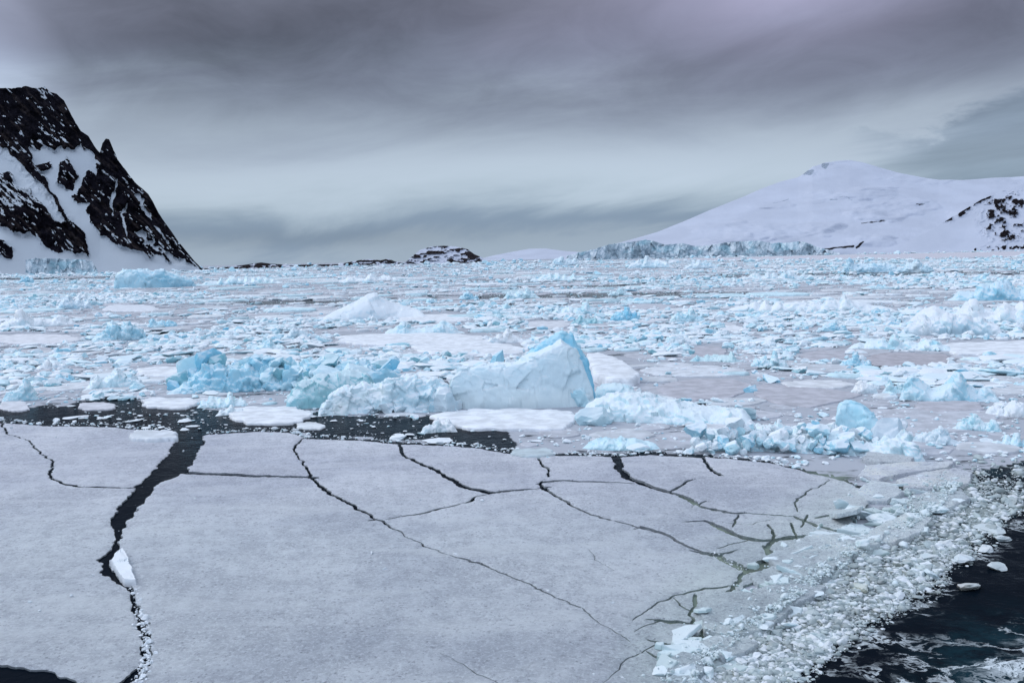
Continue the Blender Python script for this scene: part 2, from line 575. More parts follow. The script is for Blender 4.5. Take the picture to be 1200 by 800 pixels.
# ============================================================== the named ice
# --- the big iceberg in the middle
main = berg('iceberg', [(518, 452), (526, 438), (540, 429), (560, 425), (590, 424), (612, 420), (632, 412), (648, 404), (660, 398), (672, 405), (684, 424), (692, 445), (698, 465), (702, 474)],
            478, 3.6, (.70, .85, .92), snow=.5, power=3.8, ridge=.32, amp=.09, fs=1.9, famp=.11, seed=11, nu=220, nt=110, endp=.35, tintvar=.16)
tag(main, 'large pale blue iceberg with smooth upright face and pointed right peak', 'iceberg')
cr = berg('blue_crest', [(604, 440), (615, 414), (630, 403), (645, 393), (660, 386), (673, 389), (680, 405), (690, 420), (696, 440), (700, 466)], 473, 2.4, (.26, .66, .86), snow=.25, power=3,
          ridge=.5, amp=.10, fs=.9, famp=.16, seed=12, nu=120, nt=60, parent=main, excl=False)
for i, (x, y, w, h, c) in enumerate([(583, 436, 20, 26, C_BLUE), (655, 473, 50, 34, C_PALE), (636, 475, 34, 26, C_PALE), (676, 474, 40, 28, C_PALE), (608, 476, 30, 10, C_WHITE), (560, 477, 24, 8, C_WHITE)]):
    lump('frozen_block', x, y, w, h, c, .4, 300 + i, 2, parent=main, z=0.0 if i else .6)
o = berg('white_ridge', [(374, 470), (384, 461), (398, 455), (420, 452), (440, 450), (462, 444), (480, 442), (500, 446), (512, 446), (524, 452), (533, 462), (537, 478)],
         484, 3.4, (.62, .82, .90), snow=.75, power=2.4, ridge=.5, amp=.16, fs=1.05, famp=.30, seed=21, nu=210, nt=90, lobes=.20)
tag(o, 'lumpy white ice ridge joined to left side of the big pointed iceberg', 'ice ridge')
for i, (x, y, w, h) in enumerate([(520, 482, 34, 30), (492, 482, 20, 10), (455, 483, 24, 12), (430, 484, 18, 9), (402, 484, 24, 12), (478, 456, 22, 10), (500, 454, 22, 14), (415, 464, 20, 10), (470, 482, 16, 9), (440, 483, 14, 8), (505, 470, 20, 12), (388, 476, 18, 10), (534, 480, 16, 12), (460, 462, 20, 10)]):
    lump('frozen_block', x, y, w, h, (.66, .80, .87), .7, 330 + i, 2, parent=o, z=0.0)
o = berg('ice_boulder', [(336, 462), (344, 450), (356, 442), (375, 438), (395, 437), (415, 437), (430, 441), (440, 450), (446, 466)], 476, 4.4, C_TEAL, snow=.55, power=2.6, ridge=.5,
         amp=.12, fs=1.3, famp=.22, seed=31, nu=120, nt=60)
tag(o, 'smooth teal ice boulder with dark undercut behind the white lumpy ridge', 'ice boulder')
RUB1 = [(200, 452), (212, 444), (224, 436), (236, 424), (246, 414), (258, 411), (268, 420), (280, 414), (296, 416), (310, 415), (324, 414), (338, 418), (352, 420), (366, 416), (384, 416), (400, 421), (412, 416), (424, 419), (440, 426), (455, 432), (466, 444)]
o = berg('rubble_ridge', [(x, 457 - (457 - y) * .78) for x, y in RUB1],
         457, 7, C_BLUE, snow=.55, power=2.1, ridge=.55, amp=.26, fs=.95, famp=.42, seed=41, nu=220, nt=80, lobes=.3)
tag(o, 'long heap of bright blue ice rubble left of the big iceberg', 'rubble ridge')
heap(o, RUB1, 457, 7, 75, 520, [C_BLUE, C_PALE, C_DEEP, C_PALE, C_BLUE, C_TEAL], (11, 27), .5)
lb = lump('frozen_block', 294, 446, 42, 30, (.34, .62, .74), .2, 905, 2, parent=o, z=.5)
lb['label'] = 'large smooth steel-blue block'
lump('frozen_block', 437, 443, 46, 22, C_TEAL, .4, 908, 2, parent=o, z=0.2)
o = berg('iceberg', [(374, 371), (390, 363), (405, 357), (420, 349), (432, 344), (440, 343), (450, 348), (462, 354), (480, 360), (494, 364), (502, 370)], 375, 14, (.66, .79, .87), snow=.75,
         power=1.5, ridge=.5, amp=.07, fs=4, famp=.10, seed=51, nu=120, nt=50)
tag(o, 'tent-shaped white iceberg with sloping sides in the middle distance', 'iceberg')
o = berg('iceberg', [(137, 322), (140, 316), (152, 315), (170, 316), (180, 318), (192, 316), (200, 321), (212, 324), (226, 330), (229, 334)], 337, 30, (.42, .72, .85), snow=.5, power=4, ridge=.3,
         amp=.10, fs=6, famp=.22, seed=61, nu=120, nt=50)
tag(o, 'blocky blue iceberg floating below the dark rocky mountain', 'iceberg')
RUB2 = [(808, 512), (818, 502), (832, 496), (850, 494), (868, 488), (886, 492), (905, 489), (925, 486), (945, 488), (962, 486), (985, 492), (1005, 500), (1025, 500), (1042, 492), (1058, 489), (1068, 500), (1072, 520)]
o = berg('rubble_ridge', [(x, 533 - (533 - y) * .66) for x, y in RUB2],
         533, 5.5, (.60, .80, .87), snow=.75, power=2.2, ridge=.55, amp=.24, fs=.7, famp=.40, seed=71, nu=240, nt=80, lobes=.3)
tag(o, 'wide heap of pale blue rubble right of the cracked floe', 'rubble ridge')
heap(o, [(x, 533 - (533 - y) * .86) for x, y in RUB2], 533, 5.5, 150, 640, [C_PALE, C_WHITE, C_PALE, C_BLUE, C_WHITE], (6, 17), .8)
lump('frozen_block', 1046, 527, 46, 38, (.62, .72, .80), .5, 931, 2, parent=o, z=0)
o = berg('ice_boulder', [(979, 485), (982, 474), (990, 468), (1002, 468), (1014, 474), (1024, 486), (1030, 499)], 513, 2.2, (.42, .72, .85), snow=.25, power=2.8, ridge=.5, amp=.06, fs=1.1, famp=.14, seed=72, nu=70, nt=50, excl=False)
tag(o, 'rounded glassy blue ice block standing on top of the pale rubble heap', 'ice boulder')
o = berg('iceberg', [(1058, 462), (1064, 446), (1072, 438), (1082, 445), (1092, 454), (1104, 452), (1114, 444), (1122, 436), (1130, 448), (1142, 456), (1150, 452), (1160, 458), (1166, 466)], 470, 4.6, (.50, .76, .86), snow=.6,
         power=2.2, ridge=.5, amp=.10, fs=1.2, famp=.22, seed=81, nu=130, nt=50)
tag(o, 'small pale blue iceberg with two pointed peaks near right edge', 'iceberg')
o = berg('ice_mound', [(676, 480), (690, 470), (710, 464), (735, 460), (760, 460), (780, 466), (805, 470), (830, 474), (850, 474), (868, 476), (884, 488)], 497, 6.5, (.60, .81, .88), snow=.7, power=2.4, ridge=.6, amp=.16, fs=1.1, famp=.24,
         seed=91, nu=170, nt=60)
tag(o, 'low rounded blue-white mound directly right of the big iceberg', 'ice mound')
lump('frozen_block', 862, 490, 42, 15, (.34, .50, .56), .2, 944, 2, parent=o)
lump('frozen_block', 700, 497, 54, 20, (.50, .70, .77), .5, 945, 2, parent=o)
o = berg('ice_mound', [(694, 462), (704, 452), (720, 448), (738, 450), (750, 460)], 470, 4, (.55, .80, .88), snow=.5, power=2.4, ridge=.5, amp=.1, fs=1.2, famp=.18, seed=92, nu=70, nt=40)
tag(o, 'small pale blue mound tucked against the pointed peak side', 'ice mound')

SMALL = [  # name, x0, x1, ytop, ybase, depth, colour, snow, power, label, category
    ('ice_mound', 4, 44, 443, 470, 4.5, C_PALE, .7, 2.4, 'pale blue ice hummock at the left edge beside dark water', 'ice mound'),
    ('ice_mound', 100, 168, 432, 455, 5, (.56, .78, .86), .7, 2.3, 'pale blue double hummock just left of the blue rubble heap', 'ice mound'),
    ('iceberg', 108, 173, 374, 399, 9, (.42, .70, .82), .5, 2.5, 'squat blue iceberg on left above a long white pan', 'iceberg'),
    ('ice_mound', 172, 208, 373, 383, 8, C_BLUE, .4, 2.3, 'thin bright blue bar of ice right of the squat blue iceberg', 'ice mound'),
    ('ice_mound', 448, 545, 375, 392, 9, (.52, .78, .88), .55, 2.2, 'low pale blue ridge in front of the tent-shaped iceberg', 'ice mound'),
    ('ice_mound', 569, 620, 386, 402, 6, C_WHITE, .8, 2.2, 'white hummock with dark underside behind the big iceberg', 'ice mound'),
    ('ice_mound', 643, 702, 355, 368, 10, C_PALE, .7, 2.2, 'pale low ridge behind the big iceberg peak', 'ice mound'),
    ('ice_mound', 666, 708, 370, 380, 7, C_TEAL, .3, 2.4, 'teal low hummock just beyond the blue crest', 'ice mound'),
    ('ice_mound', 714, 750, 360, 376, 8, C_DEEP, .35, 2.4, 'deep turquoise hummock right of the teal low one', 'ice mound'),
    ('ice_mound', 784, 827, 361, 377, 8, C_PALE, .6, 2.2, 'pale scattered hummock right of the deep turquoise one', 'ice mound'),
    ('ice_mound', 536, 562, 341, 351, 10, C_BLUE, .6, 2.2, 'small blue hummock behind and right of the tent-shaped iceberg', 'ice mound'),
    ('ice_mound', 588, 634, 338, 350, 10, C_PALE, .6, 2.2, 'bluish two-humped ridge far behind the big iceberg', 'ice mound'),
    ('ice_ridge', 849, 1046, 348, 365, 9, (.66, .81, .88), .85, 2.2, 'very long low white ridge with blue humps on the right', 'ice ridge'),
    ('ice_slab', 1057, 1172, 369, 393, 10, (.62, .79, .87), .9, 4.2, 'thick flat-topped snowy slab with blue sides near right edge', 'ice slab'),
    ('ice_ridge', 1066, 1250, 352, 380, 10, C_WHITE, .9, 2.2, 'broad white ridge behind the thick flat-topped slab', 'ice ridge'),
    ('ice_ridge', 1113, 1250, 331, 352, 14, C_BLUE, .6, 2.2, 'blue humped ridge with dark foot at right edge', 'ice ridge'),
    ('ice_mound', 901, 928, 384, 391, 4, C_WHITE, .7, 2.2, 'tiny hummock with dark underside below the very long ridge', 'ice mound'),
    ('ice_mound', 957, 993, 377, 388, 5, C_BLUE, .6, 2.2, 'bluish hummock below right part of the very long ridge', 'ice mound'),
    ('ice_ridge', 996, 1114, 393, 410, 6, C_PALE, .7, 2.1, 'ragged pale blue ridge in front of the thick flat-topped slab', 'ice ridge'),
    ('ice_mound', 862, 893, 400, 409, 4, C_WHITE, .8, 2.2, 'white hummock between grey pans right of centre', 'ice mound'),
    ('ice_mound', 808, 870, 413, 424, 5, (.40, .66, .72), .4, 2.2, 'teal streak of rubble lying beside a small grey pan', 'ice mound'),
    ('ice_mound', 879, 924, 412, 430, 5, C_PALE, .7, 2.1, 'pale rubble hummock above the wide grey pans', 'ice mound'),
    ('ice_mound', 983, 1022, 414, 430, 5, C_BLUE, .6, 2.2, 'blue-white hummock on left end of a grey pan', 'ice mound'),
    ('ice_mound', 997, 1028, 445, 461, 3.4, C_WHITE, .8, 2.2, 'small white hummock left of the two-peaked iceberg', 'ice mound'),
    ('ice_mound', 1034, 1060, 443, 461, 3.2, C_PALE, .7, 2.2, 'pale hummock touching left side of the two-peaked iceberg', 'ice mound'),
    ('ice_mound', 1157, 1225, 469, 488, 4.5, C_WHITE, .8, 2.3, 'white hummock cut by the right edge below two peaks', 'ice mound'),
    ('ice_mound', 1117, 1172, 486, 505, 4, (.52, .77, .84), .6, 2.2, 'blue-white hummock near right edge above the brown slush', 'ice mound'),
    ('ice_mound', 1070, 1125, 500, 520, 3, (.60, .74, .82), .6, 2.2, 'greyish hummock at right foot of the pale rubble heap', 'ice mound'),
    ('ice_mound', 1160, 1215, 510, 524, 3, C_PALE, .6, 2.2, 'low pale hummock on right edge above the dark water', 'ice mound'),
    ('ice_slab', 682, 774, 512, 527, 2.4, (.46, .76, .86), .4, 2.8, 'flat bright blue slab lying behind the cracked floe', 'ice slab'),
    ('ice_mound', 492, 536, 490, 507, 2.6, (.68, .78, .82), .8, 2.2, 'small crumbly white heap afloat in dark water before big iceberg', 'ice mound'),
    ('ice_mound', 232, 292, 461, 477, 3.6, C_PALE, .6, 2.2, 'small blue-white heap below the blue rubble heap', 'ice mound'),
    ('ice_mound', 253, 294, 475, 486, 2.0, (.66, .80, .86), .7, 2.2, 'thin pale chunk in dark water beside the bright white pan', 'ice mound'),
    ('ice_mound', 63, 88, 436, 447, 3.4, C_BLUE, .5, 2.2, 'small blue knob between two left hummocks', 'ice mound'),
    ('ice_mound', 42, 78, 421, 432, 4, C_WHITE, .8, 2.0, 'small white pyramid on the left among grey pans', 'ice mound'),
    ('ice_mound', 288, 334, 397, 409, 5, C_PALE, .6, 2.2, 'pale blue low hummock behind the blue rubble heap', 'ice mound'),
    ('ice_mound', 330, 364, 382, 397, 6, C_WHITE, .7, 2.2, 'white hummock left of the long snowy pans', 'ice mound'),
    ('ice_mound', 66, 108, 346, 362, 11, (.58, .76, .86), .7, 2.2, 'whitish hummock below and left of the blocky blue iceberg', 'ice mound'),
    ('ice_ridge', 0, 88, 364, 383, 11, C_WHITE, .8, 2.1, 'low white ridge at the left edge above squat blue iceberg', 'ice ridge'),
    ('ice_mound', 20, 42, 324, 332, 16, C_BLUE, .4, 2.4, 'tiny blue wedge near left shore of the rocky mountain', 'ice mound'),
    ('iceberg', 985, 1052, 303, 319, 60, (.44, .70, .84), .5, 2.6, 'flat bluish iceberg far off below the snowy mountain', 'iceberg'),
    ('iceberg', 1050, 1094, 305, 319, 50, (.55, .76, .87), .5, 2.4, 'small far iceberg touching right end of the flat bluish one', 'iceberg'),
    ('iceberg', 643, 682, 300, 311, 60, (.60, .78, .87), .6, 2.2, 'low far iceberg at left tip of the glacier cliff', 'iceberg'),
    ('iceberg', 735, 790, 301, 314, 60, (.62, .80, .88), .7, 2.2, 'pale far iceberg in front of the glacier cliff', 'iceberg'),
    ('iceberg', 800, 842, 306, 315, 50, (.56, .76, .86), .6, 2.2, 'small pale far iceberg before the glacier cliff middle', 'iceberg'),
    ('ice_ridge', 620, 690, 320, 329, 22, C_PALE, .7, 2.2, 'pale far ridge between the islet and the snowy mountain', 'ice ridge'),
    ('ice_ridge', 862, 960, 318, 327, 25, (.50, .70, .78), .7, 2.2, 'far bluish ridge left of the flat bluish iceberg', 'ice ridge'),
    ('ice_ridge', 235, 330, 324, 333, 22, C_PALE, .7, 2.2, 'far pale ridge right of the blocky blue iceberg', 'ice ridge'),
    ('ice_ridge', 395, 470, 322, 330, 22, C_WHITE, .7, 2.2, 'far white ridge in front of the low dark islet', 'ice ridge'),
    ('ice_mound', 712, 742, 337, 346, 10, C_PALE, .6, 2.2, 'pale hummock standing on the far side of a grey lead', 'ice mound'),
]
for i, (nm, x0, x1, yt, yb, dp, c, sn, pw, lab, cat) in enumerate(SMALL):
    zc = to_px(G1((x0 + x1) / 2, yb))[2]; s = zc / F
    wm = (x1 - x0) * s
    o = berg(nm, bumpy(x0, x1, yt, yb, 40 + i, rough=.18 if nm == 'ice_slab' else .6), yb, min(dp, wm * .6), c, snow=sn, power=pw, ridge=.5, amp=.20, fs=max(.5, min(wm * .12, (yb - yt) * s * .8)), famp=.30,
             seed=200 + i * 3, nu=int(min(150, 40 + (x1 - x0))), nt=34, lobes=.2)
    tag(o, lab, cat)

PANS = [
    (515, 682, 478, 502, W_PAN, .22, 'broad white pan lying in front of the big iceberg', None),
    (686, 749, 413, 444, W_PAN, .9, 'tilted-looking thick white slab behind right of the big iceberg', [(687, 414), (700, 412), (722, 418), (742, 428), (750, 438), (738, 444), (712, 442), (694, 436)]),
    (272, 362, 475, 495, W_PAN, .22, 'bright white oval pan floating alone in dark water', None),
    (168, 230, 465, 477, W_PAN, .20, 'thin bright white pan between blue rubble heap and dark water', None),
    (92, 134, 471, 479, L_PAN, .15, 'narrow pale pan in dark water at left', None),
    (163, 228, 429, 440, W_PAN, .25, 'white pan against left end of the blue rubble heap', None),
    (-20, 97, 391, 402, (.74, .75, .80), .25, 'long smooth white pan at the left edge', None),
    (120, 188, 357, 365, (.74, .77, .83), .3, 'flat white pan between blocky and squat blue icebergs', None),
    (397, 570, 390, 404, W_PAN, .35, 'longest snowy white pan behind the blue rubble heap', None),
    (485, 614, 402, 415, W_PAN, .30, 'snowy white pan directly behind the smooth upright face', None),
    (463, 551, 367, 377, W_PAN, .35, 'white pan at right foot of the tent-shaped iceberg', None),
    (617, 666, 376, 384, (.70, .72, .77), .2, 'faint white pan left of the teal low hummock', None),
    (767, 882, 443, 468, G_PAN, .10, 'smooth grey pan, left one of two wide ones at right', [(767, 456), (785, 447), (820, 443), (858, 444), (882, 449), (872, 460), (850, 467), (815, 468), (785, 464)]),
    (881, 1010, 449, 477, G_PAN, .10, 'smooth grey pan, right one of two wide ones at right', [(881, 455), (895, 449), (930, 452), (975, 456), (1010, 462), (985, 470), (950, 476), (915, 473), (890, 466)]),
    (918, 998, 445, 454, (.72, .74, .78), .15, 'white pan with dark rim behind the wide grey pans', None),
    (1074, 1153, 469, 481, G_PAN, .10, 'grey pan in front of the two-peaked iceberg', None),
    (1014, 1114, 413, 428, (.46, .44, .48), .10, 'dark grey pan in front of the ragged pale ridge', None),
    (940, 992, 410, 422, G_PAN, .10, 'small grey pan above the wide grey pans', None),
    (810, 854, 405, 417, G_PAN, .10, 'small grey pan right of the big iceberg peak', None),
    (1109, 1240, 399, 416, W_PAN, .30, 'broad white pan cut by the right edge', None),
    (846, 871, 381, 388, W_PAN, .2, 'tiny white pan below left end of very long ridge', None),
    (349, 381, 494, 502, (.72, .76, .80), .12, 'small white pan in dark water before the white ridge', None),
    (152, 208, 503, 513, (.70, .74, .79), .36, 'crumbly white slab on the floe edge beside the dark channel', None),
    (600, 650, 524, 533, (.52, .60, .64), .24, 'thin greenish-grey slab on the far rim of the cracked floe', None),
    (0, 34, 469, 481, L_PAN, .12, 'pale pan below the left edge hummock', None),
]
for i, (x0, x1, y0, y1, c, top, lab, pts) in enumerate(PANS):
    tag(pan('ice_pan', x0, x1, y0, y1, c, 700 + i, top, pts), lab, 'ice pan')

# ============================================================== the cracked floe
FLOE = [(-260, 488), (-120, 487), (0, 493), (60, 497), (130, 498), (175, 503), (206, 507), (240, 508), (300, 504), (340, 505), (359, 512), (420, 514), (468, 518), (520, 520), (560, 523), (600, 529), (640, 532), (690, 532), (722, 533), (760, 530),
        (823, 533), (870, 537), (905, 541), (940, 550), (985, 560), (1012, 572), (1016, 588), (1000, 604), (986, 621), (960, 628), (952, 640), (912, 652), (898, 668), (862, 690), (850, 700), (828, 712), (822, 740), (806, 762), (796, 790), (770, 830), (740, 900),
        (500, 930), (180, 900), (128, 806), (100, 796), (70, 785), (30, 776), (0, 773), (-120, 764), (-260, 758)]
CHANNEL = [(205, 500), (206, 509), (197, 528), (181, 546), (159, 567), (140, 587), (131, 606), (134, 620), (133, 633), (133, 640), (116, 652), (119, 667), (137, 681), (152, 682), (152, 697), (161, 717), (167, 735), (169, 750), (165, 779), (128, 798), (126, 806), (134, 806), (150, 796),
           (172, 783), (176, 752), (176, 738), (170, 720), (159, 701), (158, 683), (144, 677), (136, 671), (129, 655), (143, 636), (144, 620), (148, 606), (169, 587), (181, 567), (219, 551), (233, 530), (240, 511), (241, 500)]
CR = [  # photo polyline and crack width in metres
    ([(-60, 470), (2, 494), (8, 506), (33, 513), (40, 522), (62, 538), (58, 557), (74, 564), (99, 567), (160, 569)], [.20, .2, .17, .16, .16, .16, .22, .30, .34, .30]),
    ([(208, 551), (240, 553), (290, 555), (365, 557)], [.62, .55, .5, .42]),
    ([(357, 508), (343, 524), (354, 538), (365, 557), (382, 573), (409, 587), (442, 606), (477, 625), (497, 635), (526, 647), (555, 656), (584, 666), (617, 680), (650, 695), (675, 705), (699, 721), (730, 742)],
     [.12, .16, .16, .22, .34, .26, .18, .06, .10, .05, .14, .07, .09, .07, .07, .05, .03]),
    ([(442, 606), (485, 600), (526, 590), (549, 585), (559, 579), (580, 575)], [.22, .26, .26, .24, .20, .20]),
    ([(466, 512), (469, 522), (473, 532), (506, 546), (543, 567), (567, 573), (580, 575), (605, 572), (637, 569)], [.2, .24, .26, .30, .38, .42, .46, .44, .32]),
    ([(626, 526), (635, 544), (644, 548), (642, 557), (633, 565), (640, 570)], [.16, .14, .16, .14, .2, .2]),
    ([(636, 563), (650, 561), (691, 562), (741, 564)], [.24, .28, .26, .2]),
    ([(720, 528), (726, 546), (736, 557), (757, 567), (798, 578), (825, 592), (859, 600), (874, 599), (930, 603), (985, 621)], [.45, .5, .45, .42, .32, .34, .45, .25, .25, .3]),
    ([(637, 569), (670, 590), (691, 599), (716, 606), (749, 615), (774, 621), (798, 633), (817, 642), (840, 650), (874, 667)], [.2, .17, .16, .15, .16, .12, .07, .06, .08, .1]),
    ([(749, 615), (775, 607), (799, 597), (823, 586)], [.08, .04, .05, .16]),
    ([(823, 530), (831, 545), (846, 555), (810, 560), (788, 572)], [.16, .2, .22, .2, .15]),
    ([(788, 561), (812, 561)], [.1, .06]),
    ([(969, 562), (950, 572), (932, 581), (934, 594)], [.08, .12, .14, .06]),
    ([(812, 609), (826, 608), (840, 614), (874, 629), (896, 631), (922, 627), (955, 624)], [.1, .3, .36, .45, .4, .5, .25]),
    ([(819, 644), (840, 649), (862, 643), (896, 640), (905, 633), (918, 628)], [.14, .3, .22, .22, .2, .2]),
    ([(843, 649), (870, 663), (880, 664), (905, 652), (897, 640)], [.2, .45, .55, .5, .14]),
    ([(874, 667), (862, 683), (825, 686), (787, 695), (766, 706), (748, 718)], [.2, .14, .14, .1, .08, .05]),
    ([(860, 682), (855, 690), (830, 699)], [.1, .2, .12]),
    ([(814, 697), (812, 712), (808, 726), (790, 723), (772, 722)], [.14, .14, .14, .3, .08]),
    ([(772, 749), (782, 752), (802, 760), (818, 765)], [.08, .3, .3, .12]),
    ([(877, 667), (912, 660), (948, 640)], [.14, .16, .14]),
    ([(928, 613), (932, 622), (934, 630)], [.12, .12, .12]),
    ([(945, 603), (940, 612)], [.12, .12]),
    ([(864, 604), (860, 612)], [.12, .12]),
    ([(515, 760), (545, 775), (575, 793), (600, 812)], [.015, .03, .03, .03]),
    ([(134, 640), (126, 655), (132, 672), (150, 684), (157, 702), (164, 725), (171, 745), (170, 765), (160, 782), (132, 800), (118, 822)], [.2, .25, .25, .2, .14, .12, .14, .16, .2, .14, .12]),
    ([(905, 606), (880, 612), (852, 611)], [.05, .05, .04]),
    ([(800, 735), (815, 742), (835, 741), (850, 730)], [.12, .2, .22, .14]),
    ([(790, 697), (800, 706), (812, 712)], [.06, .08, .1]),
    ([(760, 760), (790, 775), (800, 790)], [.08, .16, .16]),
    ([(745, 735), (760, 728), (774, 723)], [.04, .06, .08]),
    ([(900, 612), (908, 622), (905, 632)], [.12, .14, .12]),
    ([(955, 604), (975, 600), (992, 602)], [.14, .2, .2]),
    ([(842, 640), (868, 633), (884, 630)], [.06, .07, .1]),
    ([(898, 655), (920, 664), (950, 652)], [.2, .26, .2]),
    ([(700, 800), (735, 770), (772, 749)], [.02, .04, .06]),
    ([(690, 640), (700, 652), (718, 664)], [.02, .03, .02]),
]


def densify(P, W, step, seed, amp):
    P = np.asarray(P, float); W = np.asarray(W, float)
    L = np.linalg.norm(np.diff(P, axis=0), axis=1); cum = np.concatenate([[0], np.cumsum(L)])
    n = max(4, int(cum[-1] / step))
    t = np.linspace(0, cum[-1], n)
    Q = np.stack([np.interp(t, cum, P[:, 0]), np.interp(t, cum, P[:, 1])], -1)
    w = np.interp(t, cum, W)
    T = np.gradient(Q, axis=0); T /= np.maximum(np.linalg.norm(T, axis=1, keepdims=True), 1e-9)
    Nn = np.stack([-T[:, 1], T[:, 0]], -1)
    wob = fbm(p3(t / .9, np.zeros(n), seed), seed, 4, .6) * amp
    wob = wob + .55 * amp * fbm(p3(t / .28, np.zeros(n), seed + 3), seed + 8, 3, .6)
    env = np.minimum(1, np.minimum(t, cum[-1] - t) / .8)
    Q = Q + Nn * (wob * env)[:, None]
    w = w * (1 + .55 * fbm(p3(t / .7, np.ones(n), seed), seed + 5, 4, .7))
    return Q, np.maximum(w, .012), Nn


strips = []      # crack outlines on the ground
halo = []        # points just inside the rims
for k, (pp, ww) in enumerate(CR):
    pp = np.array(pp, float)
    gw = G(pp[:, 0], pp[:, 1], .2)[:, :2]
    for e0, e1 in ((0, 1), (-1, -2)):            # run every crack a little past its end so that it meets its neighbour
        v_ = gw[e0] - gw[e1]; gw[e0] = gw[e0] + v_ / np.linalg.norm(v_) * (.45 if k < 24 else .1)
    Q, w, Nn = densify(gw, ww, .16, 30 + k, .16)
    w[0] *= .5; w[-1] *= .5
    strips.append(np.concatenate([Q + Nn * w[:, None] / 2, (Q - Nn * w[:, None] / 2)[::-1]]))
    halo.append(Q + Nn * (w[:, None] / 2 + .10)); halo.append(Q - Nn * (w[:, None] / 2 + .10))
pp = np.array(CHANNEL + CHANNEL[:1], float)
Q, w, Nn = densify(G(pp[:, 0], pp[:, 1], .2)[:, :2], np.zeros(len(pp)), .12, 77, .24)
strips.append(Q[:-1]); halo += [Q + Nn * .12, Q - Nn * .12]
pp = np.array(FLOE + FLOE[:1], float)
Q, w, Nn = densify(G(pp[:, 0], pp[:, 1], .2)[:, :2], np.zeros(len(pp)), .16, 78, .20)
outer = Q[:-1]; halo += [Q + Nn * .12, Q - Nn * .12]
FLOE_W = [tuple(p) for p in outer[::3]]


def floe_plates():
    lo, hi = outer.min(0), outer.max(0)
    st = .36
    gx, gy = np.meshgrid(np.arange(lo[0], hi[0], st), np.arange(lo[1], hi[1], st))
    pts = np.stack([gx.ravel(), gy.ravel()], -1) + rng.uniform(-.12, .12, (gx.size, 2))
    pts = np.concatenate([pts] + halo)
    pts = pts[inpoly(pts[:, 0], pts[:, 1], [tuple(p) for p in outer])]
    # drop points that lie in or hug a crack
    keep = np.ones(len(pts), bool)
    for s in strips:
        b0, b1 = s.min(0) - .1, s.max(0) + .1
        m = np.where((pts > b0).all(1) & (pts < b1).all(1))[0]
        if len(m): keep[m[inpoly(pts[m, 0], pts[m, 1], [tuple(p) for p in s])]] = False
    pts = pts[keep]
    co = [Vector(p) for p in outer]; ed = [(i, (i + 1) % len(outer)) for i in range(len(outer))]
    for s in strips:
        n0 = len(co); co += [Vector(p) for p in s]; ed += [(n0 + i, n0 + (i + 1) % len(s)) for i in range(len(s))]
    co += [Vector(p) for p in pts]
    vo, eo, fo, _, _, _ = delaunay_2d_cdt(co, ed, [], 0, 1e-4, False)
    V = np.array([v[:] for v in vo]); T = np.array([f for f in fo if len(f) == 3])
    C = V[T].mean(1)
    ok = inpoly(C[:, 0], C[:, 1], [tuple(p) for p in outer])
    for s in strips:
        b0, b1 = s.min(0), s.max(0)
        m = np.where((C > b0).all(1) & (C < b1).all(1) & ok)[0]
        if len(m): ok[m[inpoly(C[m, 0], C[m, 1], [tuple(p) for p in s])]] = False
    T = T[ok]
    a = V[T]; ar = np.cross(a[:, 1] - a[:, 0], a[:, 2] - a[:, 0])
    T[ar < 0] = T[ar < 0][:, ::-1]
    # connected pieces across shared edges
    par = np.arange(len(T))

    def find(i):
        while par[i] != i: par[i] = par[par[i]]; i = par[i]
        return i
    em = {}
    for i, f in enumerate(T):
        for k in range(3):
            e = (int(f[k]), int(f[(k + 1) % 3])); r = (e[1], e[0])
            if r in em:
                p, q = find(i), find(em[r])
                if p != q: par[p] = q
            em[e] = i
    root = np.array([find(i) for i in range(len(T))])
    out = []
    for r in np.unique(root):
        tt = T[root == r]
        aa = V[tt]; area = np.abs(np.cross(aa[:, 1] - aa[:, 0], aa[:, 2] - aa[:, 0])).sum() / 2
        if area < .12: continue
        out.append((area, tt))
    out.sort(key=lambda q: -q[0])
    return V, out


PLATE_LABELS = [  # seed pixel -> label
    (400, 700, 'vast grey snow-covered plate filling the foreground, partly split by a long diagonal crack'),
    (60, 650, 'large snowy floe plate left of the dark channel'),
    (110, 530, 'snowy floe plate in upper left corner behind a thin crack'),
    (290, 530, 'snowy plate between dark channel and the straight dark crack'),
    (440, 555, 'wide pale plate right of the small zigzag crack'),
    (560, 545, 'pale plate at far rim between two dark cracks'),
    (680, 545, 'small pale plate at far rim above a straight dark crack'),
    (760, 548, 'pale plate between green-edged crack and the hooked dark crack'),
    (650, 650, 'large pale plate in the foreground right of the long diagonal crack'),
    (720, 585, 'pale triangular plate above the curving crack'),
    (880, 570, 'wide lilac-grey plate at right with a short forked crack'),
    (780, 605, 'narrow plate piece beside the fine dotted crack'),
    (880, 613, 'fractured pale plate with green-edged gaps between the curving crack and lilac-grey plate'),
    (820, 628, 'tapered plate between the curving crack and a wide green gap'),
    (870, 652, 'small tilted piece with a dark hole on its right'),
    (950, 612, 'thin pale plate above the white broken blocks'),
    (930, 645, 'pale plate near the slush edge below a green pool'),
    (790, 712, 'small plate with a green notch at its corner'),
    (838, 690, 'tiny triangular plate beside the long right crack'),
    (830, 720, 'broken pale plate at the lower right rim of the floe'),
]
PV, PL = floe_plates()
used_lab = set()
